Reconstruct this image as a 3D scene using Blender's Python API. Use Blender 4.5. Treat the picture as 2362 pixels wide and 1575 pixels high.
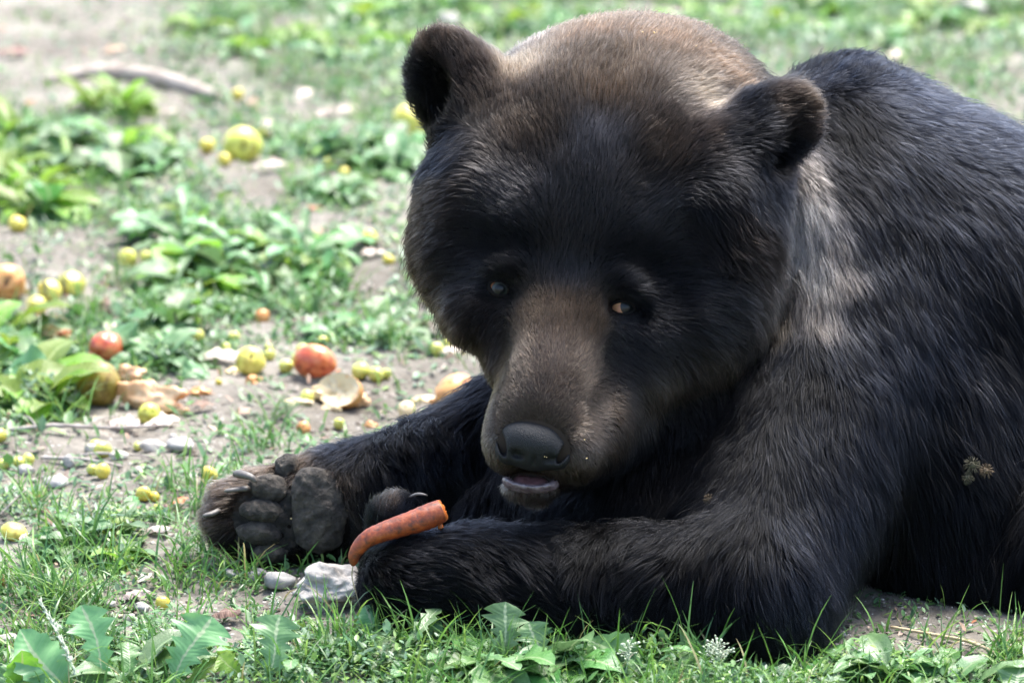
import bpy, bmesh, math, random
import numpy as np
from mathutils import Vector, Matrix, Euler

for o in list(bpy.data.objects):
    bpy.data.objects.remove(o, do_unlink=True)
scene = bpy.context.scene
COL = scene.collection
RNG = np.random.default_rng(7)
random.seed(7)

# ------------------------------------------------------------------ camera
CAM_H, PITCH, LENS = 1.40, math.radians(14.8), 150.0
cam_data = bpy.data.cameras.new('camera')
cam = bpy.data.objects.new('camera', cam_data)
COL.objects.link(cam)
cam.location = (0, 0, CAM_H)
cam.rotation_euler = (math.radians(90) - PITCH, 0, 0)
cam_data.sensor_width = 36.0
cam_data.lens = LENS
cam_data.clip_start = 0.05
cam_data.clip_end = 500.0
cam_data.dof.use_dof = True
cam_data.dof.focus_distance = 4.36
cam_data.dof.aperture_fstop = 5.8
scene.camera = cam

# ------------------------------------------------------------------ sky, sun, exposure
SUN_EL, SUN_AZ = math.radians(66), math.radians(32)   # azimuth from +Y (away from camera) towards +X
world = bpy.data.worlds.new('World'); scene.world = world
world.use_nodes = True
wn = world.node_tree.nodes; wl = world.node_tree.links
wn.clear()
w_out = wn.new('ShaderNodeOutputWorld'); w_bg = wn.new('ShaderNodeBackground')
sky = wn.new('ShaderNodeTexSky'); sky.sky_type = 'NISHITA'; sky.sun_disc = False
sky.sun_elevation = SUN_EL; sky.sun_rotation = SUN_AZ
sky.air_density = 1.0; sky.dust_density = 3.0; sky.ozone_density = 1.0
w_bg.inputs['Strength'].default_value = 0.15
wl.new(sky.outputs[0], w_bg.inputs['Color']); wl.new(w_bg.outputs[0], w_out.inputs['Surface'])
sun_data = bpy.data.lights.new('sun', 'SUN'); sun_data.energy = 2.6; sun_data.angle = math.radians(26)
sun_data.color = (1.0, 0.98, 0.95)
sun = bpy.data.objects.new('sun', sun_data); COL.objects.link(sun)
sun.rotation_euler = (math.radians(90) - SUN_EL, 0, math.pi - SUN_AZ)
sd = Vector((math.sin(SUN_AZ)*math.cos(SUN_EL), math.cos(SUN_AZ)*math.cos(SUN_EL), math.sin(SUN_EL)))
sun.rotation_euler = sd.to_track_quat('Z', 'Y').to_euler()
vs = scene.view_settings
vs.view_transform = 'Standard'; vs.look = 'None'; vs.gamma = 1.0; vs.use_curve_mapping = False
vs.exposure = 1.9
scene.render.engine = 'CYCLES'
cy = scene.cycles
cy.max_bounces = 6; cy.diffuse_bounces = 3; cy.glossy_bounces = 3; cy.transmission_bounces = 4
cy.transparent_max_bounces = 8; cy.caustics_reflective = False; cy.caustics_refractive = False
cy.sample_clamp_indirect = 4.0
cy.use_denoising = True
scene.cycles_curves.shape = 'RIBBONS'; scene.cycles_curves.subdivisions = 1

# ------------------------------------------------------------------ from photograph pixels to places in the world
FPX = LENS / 36.0 * 2362.0
PCX, PCY = 1181.0, 787.5
CR = np.array([1.0, 0.0, 0.0])
CU = np.array([0.0, math.sin(PITCH), math.cos(PITCH)])
CF = np.array([0.0, math.cos(PITCH), -math.sin(PITCH)])
CAMP = np.array([0.0, 0.0, CAM_H])
Z0 = 4.45
PX = Z0 / FPX                      # metres per photograph pixel on the plane of the bear's brow
CAMM = np.stack([CR, CU, -CF], 1)  # columns: right, up, towards the viewer

def Q(px, py, c=0.0):
    z = Z0 - c * PX
    return CAMP + z * (CF + (px - PCX) / FPX * CR - (py - PCY) / FPX * CU)
def G(px, py, h=0.0):
    d = CF + (px - PCX) / FPX * CR - (py - PCY) / FPX * CU
    t = (h - CAM_H) / d[2]
    return CAMP + t * d
def D(dx, dy, dc=0.0):
    v = dx * CR - dy * CU - dc * CF
    return v / (np.linalg.norm(v) + 1e-9)
def ER(roll=0, yaw=0, pitch=0):
    """turn about the viewing axis (clockwise positive), then yaw and pitch, in the tilted frame"""
    m = Euler((math.radians(pitch), math.radians(yaw), math.radians(-roll)), 'XYZ').to_matrix()
    return CAMM @ np.array(m)

# ------------------------------------------------------------------ scene bookkeeping
def tag(o, label=None, cat=None, group=None, kind=None):
    if label: o['label'] = label
    if cat: o['category'] = cat
    if group: o['group'] = group
    if kind: o['kind'] = kind
    return o
def empty(name, loc=(0, 0, 0)):
    o = bpy.data.objects.new(name, None); COL.objects.link(o)
    o.location = loc; o.empty_display_size = 0.05
    return o
def link(name, me, mats=None, parent=None, loc=None, rot=None, scale=None):
    o = bpy.data.objects.new(name, me); COL.objects.link(o)
    if mats is not None and len(me.materials) == 0:
        for m in (mats if isinstance(mats, (list, tuple)) else [mats]): me.materials.append(m)
    if parent is not None: o.parent = parent
    if loc is not None: o.location = loc
    if rot is not None: o.rotation_euler = rot
    if scale is not None: o.scale = scale if hasattr(scale, '__len__') else (scale,)*3
    return o
def mesh_np(name, verts, faces, smooth=True):
    """faces: (n,3) or (n,4) int array, or a list of polygons"""
    me = bpy.data.meshes.new(name)
    if isinstance(faces, np.ndarray):
        nv, nf, k = len(verts), len(faces), faces.shape[1]
        me.vertices.add(nv); me.vertices.foreach_set('co', np.ascontiguousarray(verts, np.float32).ravel())
        me.loops.add(nf*k); me.loops.foreach_set('vertex_index', np.ascontiguousarray(faces, np.int32).ravel())
        me.polygons.add(nf); me.polygons.foreach_set('loop_start', np.arange(0, nf*k, k, dtype=np.int32))
        me.update(calc_edges=True)
    else:
        me.from_pydata([tuple(v) for v in verts], [], [tuple(f) for f in faces]); me.update()
    if smooth: me.polygons.foreach_set('use_smooth', np.ones(len(me.polygons), bool))
    return me

# ------------------------------------------------------------------ noise in numpy (value noise, used for relief and for fur)
def _hash(ix, iy, iz, seed):
    h = (ix.astype(np.int64)*374761393 + iy.astype(np.int64)*668265263 + iz.astype(np.int64)*2147483647 + seed*1274126177) & 0xffffffff
    h = ((h ^ (h >> 13)) * 1274126177) & 0xffffffff
    h = (h ^ (h >> 16)) & 0xffffffff
    return h.astype(np.float64) / 4294967295.0
def vnoise(p, seed=0):
    i = np.floor(p); f = p - i; f = f*f*(3-2*f)
    ix, iy, iz = i[..., 0], i[..., 1], i[..., 2]
    r = 0
    for a in (0, 1):
        for b in (0, 1):
            for c in (0, 1):
                w = (f[..., 0] if a else 1-f[..., 0])*(f[..., 1] if b else 1-f[..., 1])*(f[..., 2] if c else 1-f[..., 2])
                r = r + w*_hash(ix+a, iy+b, iz+c, seed)
    return r*2-1
def fbm(p, seed=0, oct=3):
    r, a = 0, 1.0
    for k in range(oct):
        r = r + a*vnoise(p*(2.03**k), seed+17*k); a *= 0.5
    return r

# ------------------------------------------------------------------ solid shapes by distance fields, meshed with surface nets
def rc(a, b, r1, r2, k=0.03):
    return dict(t='rc', a=np.array(a, float), b=np.array(b, float), r1=r1, r2=r2, k=k)
def el(c, r, R=None, k=0.03, cut=False):
    return dict(t='el', c=np.array(c, float), r=np.array(r, float), R=np.eye(3) if R is None else R, k=k, cut=cut)
def sd_prim(s, P):
    if s['t'] == 'rc':
        ab = s['b'] - s['a']; t = np.clip((P - s['a']) @ ab / (ab @ ab), 0, 1)
        d = P - s['a'] - t[..., None]*ab
        return np.sqrt((d*d).sum(-1)) - (s['r1'] + (s['r2']-s['r1'])*t)
    q = (P - s['c']) @ s['R']
    k0 = np.sqrt(((q/s['r'])**2).sum(-1)); k1 = np.sqrt(((q/s['r']**2)**2).sum(-1)) + 1e-9
    return k0*(k0-1)/k1
def prim_box(s):
    if s['t'] == 'rc':
        r = max(s['r1'], s['r2'])
        return np.minimum(s['a'], s['b'])-r, np.maximum(s['a'], s['b'])+r
    e = np.sqrt(((s['R']*s['r'])**2).sum(1))
    return s['c']-e, s['c']+e
def smin(a, b, k):
    h = np.maximum(k-np.abs(a-b), 0)/k
    return np.minimum(a, b) - h*h*k*0.25
def smax(a, b, k):
    h = np.maximum(k-np.abs(a-b), 0)/k
    return np.maximum(a, b) + h*h*k*0.25
def sdf_grid(prims, res, pad=0.03, lo=None, hi=None):
    bs = [prim_box(s) for s in prims if not s.get('cut')]
    if lo is None: lo = np.min([b[0] for b in bs], 0)-pad
    if hi is None: hi = np.max([b[1] for b in bs], 0)+pad
    n = np.ceil((hi-lo)/res).astype(int)+1
    ax = [lo[i]+res*np.arange(n[i]) for i in range(3)]
    V = np.full(n, 0.5, np.float32)
    for s in prims:
        b0, b1 = prim_box(s); m = s['k']+4*res+0.012
        i0 = np.maximum(np.floor((b0-m-lo)/res).astype(int), 0); i1 = np.minimum(np.ceil((b1+m-lo)/res).astype(int)+1, n)
        if np.any(i1 <= i0): continue
        g = np.stack(np.meshgrid(*[ax[i][i0[i]:i1[i]] for i in range(3)], indexing='ij'), -1)
        d = sd_prim(s, g)
        sl = tuple(slice(i0[i], i1[i]) for i in range(3))
        V[sl] = smax(V[sl], -d, s['k']) if s.get('cut') else smin(V[sl], d, s['k'])
    return V, lo, res
def surface_nets(V, lo, res):
    ins = V < 0
    c = [ins[a:ins.shape[0]-1+a, b:ins.shape[1]-1+b, d:ins.shape[2]-1+d] for a in (0, 1) for b in (0, 1) for d in (0, 1)]
    cnt = sum(x.astype(np.int8) for x in c)
    act = (cnt > 0) & (cnt < 8)
    idx = np.argwhere(act)
    vid = np.full(act.shape, -1, np.int64); vid[act] = np.arange(len(idx))
    corners = [(a, b, d) for a in (0, 1) for b in (0, 1) for d in (0, 1)]
    vals = {q: V[idx[:, 0]+q[0], idx[:, 1]+q[1], idx[:, 2]+q[2]] for q in corners}
    acc = np.zeros((len(idx), 3)); num = np.zeros(len(idx))
    for q in corners:
        for axis in range(3):
            if q[axis] == 0:
                e = list(q); e[axis] = 1; e = tuple(e)
                v0, v1 = vals[q], vals[e]
                x = (v0 < 0) != (v1 < 0)
                t = np.where(x, v0/(np.where(x, v0-v1, 1)), 0)
                p = np.array(q, float)[None]*np.ones((len(idx), 1)); p[:, axis] += t
                acc += p*x[:, None]; num += x
    verts = lo + res*(idx + acc/num[:, None])
    faces = []
    for axis in range(3):
        u, w = (axis+1) % 3, (axis+2) % 3
        sl0 = [slice(None)]*3; sl1 = [slice(None)]*3
        sl0[axis] = slice(0, -1); sl1[axis] = slice(1, None)
        a = ins[tuple(sl0)]; b = ins[tuple(sl1)]
        for flip in (False, True):
            e = np.argwhere((a & ~b) if not flip else (~a & b))
            ok = (e[:, u] > 0) & (e[:, w] > 0) & (e[:, u] < act.shape[u]) & (e[:, w] < act.shape[w])
            e = e[ok]
            if len(e) == 0: continue
            q = []
            for du, dw in ((-1, -1), (0, -1), (0, 0), (-1, 0)):
                t = e.copy(); t[:, u] += du; t[:, w] += dw
                q.append(vid[t[:, 0], t[:, 1], t[:, 2]])
            q = np.stack(q, 1)
            faces.append(q[:, ::-1] if flip else q)
    return verts, np.concatenate(faces)
def sdf_mesh(name, prims, res, pad=0.02, relax=2):
    V, lo, r = sdf_grid(prims, res, pad)
    v, f = surface_nets(V, lo, r)
    v = relax_mesh(v, f, relax)
    return mesh_np(name, v, f)
def relax_mesh(v, f, it):
    for _ in range(it):
        acc = np.zeros_like(v); n = np.zeros(len(v))
        for a in range(4):
            for b in (1, 3):
                np.add.at(acc, f[:, a], v[f[:, (a+b) % 4]]); np.add.at(n, f[:, a], 1)
        v = v*0.5 + 0.5*acc/np.maximum(n, 1)[:, None]
    return v

# ------------------------------------------------------------------ the bear: one continuous body
def E(px, py, c, rx, ry, rz, roll=0, yaw=0, pitch=0, k=60, cut=False):
    s = (Z0 - c*PX)/Z0*PX
    return el(Q(px, py, c), (rx*s, ry*s, rz*s), ER(roll, yaw, pitch), k*PX, cut)
def RCP(p, r1, q, r2, k=60):
    return rc(Q(*p), Q(*q), r1*(Z0-p[2]*PX)/Z0*PX, r2*(Z0-q[2]*PX)/Z0*PX, k*PX)

TRUNK = [
    # trunk, out of the frame to the hindquarters
    RCP((2050, 740, -430), 390, (2900, 900, -560), 430, 120),
    E(3050, 960, -600, 430, 420, 420, k=150),
    E(1960, 480, -480, 250, 335, 300, k=90),
    E(2160, 570, -480, 290, 320, 300, k=120),
    E(2180, 1110, -130, 230, 310, 200, k=120),
    E(2300, 1330, -60, 130, 130, 120, k=100),
    E(2480, 1300, -20, 150, 230, 200, k=60),
    # neck and nape
    RCP((1450, 430, -330), 290, (1820, 640, -430), 390, 120),
    E(1450, 255, -360, 240, 205, 200, k=90),
    E(1580, 285, -400, 190, 190, 200, k=90),
    E(1270, 310, -290, 170, 165, 180, k=90),
    E(1850, 640, -200, 140, 250, 170, k=110),
    # throat and chest
    E(1560, 980, -200, 330, 300, 250, k=110),
    E(1400, 1060, -210, 260, 200, 220, k=100),
    E(1480, 1180, -40, 260, 160, 190, k=90),
    E(1250, 1190, -120, 190, 110, 150, k=80),
]
NEAR_ARM = [
    # near shoulder, upper arm, forearm, paw curled under the wrist
    RCP((1950, 850, -150), 240, (1760, 1300, 230), 178, 110),
    E(1745, 1385, 315, 155, 165, 150, k=80),
    RCP((1700, 1360, 305), 150, (1100, 1345, 300), 118, 70),
    RCP((1100, 1345, 300), 118, (945, 1350, 295), 116, 50),
    E(1300, 1400, 300, 330, 90, 90, k=60),
    E(912, 1205, 235, 62, 66, 60, k=30),
    E(960, 1290, 250, 90, 60, 70, k=40),
]
FAR_ARM = [
    # far arm and its paw lying on its side, sole towards the viewer
    RCP((1360, 930, -350), 190, (1060, 1080, -290), 128, 80),
    RCP((1060, 1100, -290), 140, (820, 1145, -260), 118, 60),
    E(725, 1180, -250, 115, 128, 70, k=50),
    E(615, 1190, -250, 105, 112, 55, k=40),
    E(535, 1185, -250, 55, 75, 40, k=30),
]
HEAD = [
    # cranium, cheeks, brows
    E(1390, 405, -95, 325, 280, 262, roll=11, k=80),
    E(1350, 450, -5, 230, 190, 185, roll=11, pitch=-38, k=80),
    E(1148, 520, -30, 190, 245, 225, roll=5, k=80),
    E(1625, 560, -10, 185, 262, 220, roll=8, k=80),
    E(1600, 740, 20, 158, 140, 160, roll=-38, k=80),
    E(1470, 850, 50, 115, 95, 140, roll=-30, k=70),
    E(1120, 690, 20, 85, 115, 130, roll=-18, k=60),
    E(1325, 540, 120, 175, 165, 100, roll=11, k=60),
    E(1176, 614, 152, 92, 40, 72, roll=4, k=34),
    E(1442, 656, 154, 100, 42, 72, roll=20, k=34),
    # muzzle, lips, jaw
    RCP((1292, 740, 140), 126, (1243, 955, 280), 112, 60),
    E(1240, 800, 130, 125, 120, 110, roll=11, k=60),
    E(1355, 800, 130, 100, 130, 110, roll=11, k=60),
    E(1262, 850, 262, 86, 150, 88, roll=11, pitch=-33, k=60),
    E(1178, 1012, 275, 62, 80, 90, roll=8, k=40),
    E(1314, 1030, 268, 86, 86, 104, roll=8, k=40),
    E(1380, 990, 165, 72, 84, 110, roll=14, k=50),
    E(1380, 910, 150, 62, 110, 130, roll=12, k=60),
    RCP((1420, 950, 60), 90, (1240, 1108, 235), 42, 40),
    E(1224, 1122, 272, 62, 27, 55, roll=4, k=22),
    # cheek bones below the eyes
    E(1500, 770, 120, 100, 70, 90, roll=-30, k=60),
    E(1105, 720, 90, 60, 80, 80, roll=-15, k=50),
    # hollows: temples, forehead furrow, break between muzzle and cheek
    E(1066, 545, 246, 72, 90, 90, roll=-10, k=70, cut=True),
    E(1600, 585, 256, 82, 105, 92, roll=20, k=70, cut=True),
    E(1325, 530, 284, 36, 150, 70, roll=11, k=55, cut=True),
    E(1430, 835, 290, 36, 90, 80, roll=10, k=60, cut=True),
    E(1140, 800, 280, 30, 80, 80, roll=14, k=50, cut=True),
    # sockets, mouth
    E(1152, 664, 205, 38, 22, 50, roll=18, k=26, cut=True),
    E(1437, 709, 205, 40, 22, 50, roll=8, k=26, cut=True),
    E(1224, 1106, 345, 60, 14, 75, roll=4, k=12, cut=True),
    # ears
    E(1430, 300, -200, 250, 190, 200, k=110),
    E(1440, 250, -320, 235, 195, 220, k=150),
    E(1570, 290, -340, 190, 185, 200, k=120),
    E(1290, 300, -260, 170, 165, 190, k=120),
    E(1090, 318, -100, 84, 90, 84, k=50),
    E(1730, 425, -10, 84, 86, 84, k=50),
    RCP((1150, 305, -80), 108, (1085, 215, -110), 98, 60),
    E(1054, 196, -120, 104, 128, 56, roll=-28, yaw=-22, k=40),
    E(1010, 216, -64, 50, 104, 38, roll=-24, yaw=-25, k=26, cut=True),
    RCP((1625, 395, 30), 112, (1735, 322, 5), 96, 40),
    E(1768, 300, -10, 96, 132, 62, roll=56, yaw=14, k=34),
    E(1790, 350, 46, 42, 100, 36, roll=60, yaw=10, k=26, cut=True),
    # folds of skin running down from the ears
    RCP((1590, 420, 90), 40, (1690, 560, 110), 30, 50),
    RCP((1120, 330, 10), 36, (1020, 420, -20), 30, 50),
]
RES = 0.0052
_all = TRUNK+NEAR_ARM+FAR_ARM+HEAD
_lo = np.min([prim_box(s)[0] for s in _all], 0)-0.03; _hi = np.max([prim_box(s)[1] for s in _all], 0)+0.03
_lo[2] = -0.03
V_ = None
for grp, kj in ((TRUNK, 0), (FAR_ARM, 40), (NEAR_ARM, 110), (HEAD, 30)):
    Vg, lo_, r_ = sdf_grid(grp, RES, lo=_lo, hi=_hi)
    V_ = Vg if V_ is None else smin(V_, Vg, kj*PX)
V_[:, :, 0] = 0.5
bv, bf = surface_nets(V_, lo_, r_)
bv = relax_mesh(bv, bf, 2)
bear_base = G(1700, 1330); bear_base[2] = 0
bear = empty('brown_bear', bear_base)
tag(bear, 'large black-brown bear lying on the ground with its head lowered towards a carrot', 'bear')
bear_m = Matrix.Translation(-Vector(bear_base))
def bear_part(name, me, mat, parent=None):
    o = link(name, me, mat, bear if parent is None else parent)
    return o
def body_sd(P):
    g = (np.asarray(P)-lo_)/r_
    i = np.clip(np.floor(g).astype(int), 0, np.array(V_.shape)-2); f = g-i
    r = 0
    for a in (0, 1):
        for b in (0, 1):
            for c in (0, 1):
                w = (f[..., 0] if a else 1-f[..., 0])*(f[..., 1] if b else 1-f[..., 1])*(f[..., 2] if c else 1-f[..., 2])
                r = r + w*V_[i[..., 0]+a, i[..., 1]+b, i[..., 2]+c]
    return r
def surf(px, py):
    """how far towards the viewer the skin lies along one line of sight"""
    cs = np.arange(520, -900, -2.0)
    P = np.array([Q(px, py, c) for c in cs])
    d = body_sd(P)
    j = np.argmax(d < 0)
    return cs[j] if d[j] < 0 else None
FUR_COUNT = 520000

# ------------------------------------------------------------------ materials
def new_mat(name):
    m = bpy.data.materials.new(name); m.use_nodes = True
    nt = m.node_tree; return m, nt, nt.nodes['Principled BSDF']
def nd(nt, typ, **kw):
    n = nt.nodes.new(typ)
    for k, v in kw.items():
        if k in n.inputs: n.inputs[k].default_value = v
        else: setattr(n, k, v)
    return n
def ramp(nt, stops, src=None):
    r = nt.nodes.new('ShaderNodeValToRGB'); cr = r.color_ramp
    while len(cr.elements) < len(stops): cr.elements.new(0.5)
    for e, (p, c) in zip(cr.elements, stops):
        e.position = p; e.color = (*c, 1) if len(c) == 3 else c
    if src is not None: nt.links.new(src, r.inputs[0])
    return r
def noise_mat(name, stops, scale=20, rough=0.6, bump=0.2, bscale=None, detail=5, spec=0.5, coat=0.0, sss=0, coords='Object', bdist=0.002, trans=0):
    m, nt, p = new_mat(name)
    tc = nt.nodes.new('ShaderNodeTexCoord')
    n = nd(nt, 'ShaderNodeTexNoise', Scale=scale, Detail=detail, Roughness=0.6)
    nt.links.new(tc.outputs[coords], n.inputs['Vector'])
    r = ramp(nt, stops, n.outputs[0]); nt.links.new(r.outputs[0], p.inputs['Base Color'])
    p.inputs['Roughness'].default_value = rough; p.inputs['Specular IOR Level'].default_value = spec
    p.inputs['Coat Weight'].default_value = coat
    if sss:
        p.inputs['Subsurface Weight'].default_value = sss; p.inputs['Subsurface Radius'].default_value = (0.006, 0.004, 0.002)
        p.inputs['Subsurface Scale'].default_value = 1.0
    if bump:
        b = nd(nt, 'ShaderNodeBump', Strength=bump, Distance=bdist)
        n2 = nd(nt, 'ShaderNodeTexNoise', Scale=bscale or scale*4, Detail=6.0, Roughness=0.65)
        nt.links.new(tc.outputs[coords], n2.inputs['Vector'])
        nt.links.new(n2.outputs[0], b.inputs['Height']); nt.links.new(b.outputs[0], p.inputs['Normal'])
    return m
M = {}
M['skin'] = noise_mat('bear_skin', [(0.3, (0.003, 0.0027, 0.0027)), (0.7, (0.006, 0.005, 0.0045))], 60, 0.9, 0.0, spec=0.05)

def fur_material(name):
    m = bpy.data.materials.new(name); m.use_nodes = True
    nt = m.node_tree; nt.nodes.clear()
    out = nt.nodes.new('ShaderNodeOutputMaterial')
    h = nt.nodes.new('ShaderNodeBsdfHairPrincipled'); h.model = 'CHIANG'; h.parametrization = 'COLOR'
    at = nt.nodes.new('ShaderNodeAttribute'); at.attribute_name = 'fur_color'
    nt.links.new(at.outputs['Color'], h.inputs['Color'])
    h.inputs['Roughness'].default_value = 0.33; h.inputs['Radial Roughness'].default_value = 0.5
    h.inputs['Coat'].default_value = 0.0; h.inputs['IOR'].default_value = 1.19
    h.inputs['Random Roughness'].default_value = 0.2
    nt.links.new(h.outputs[0], out.inputs['Surface'])
    return m
M['fur'] = fur_material('bear_fur')

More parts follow.
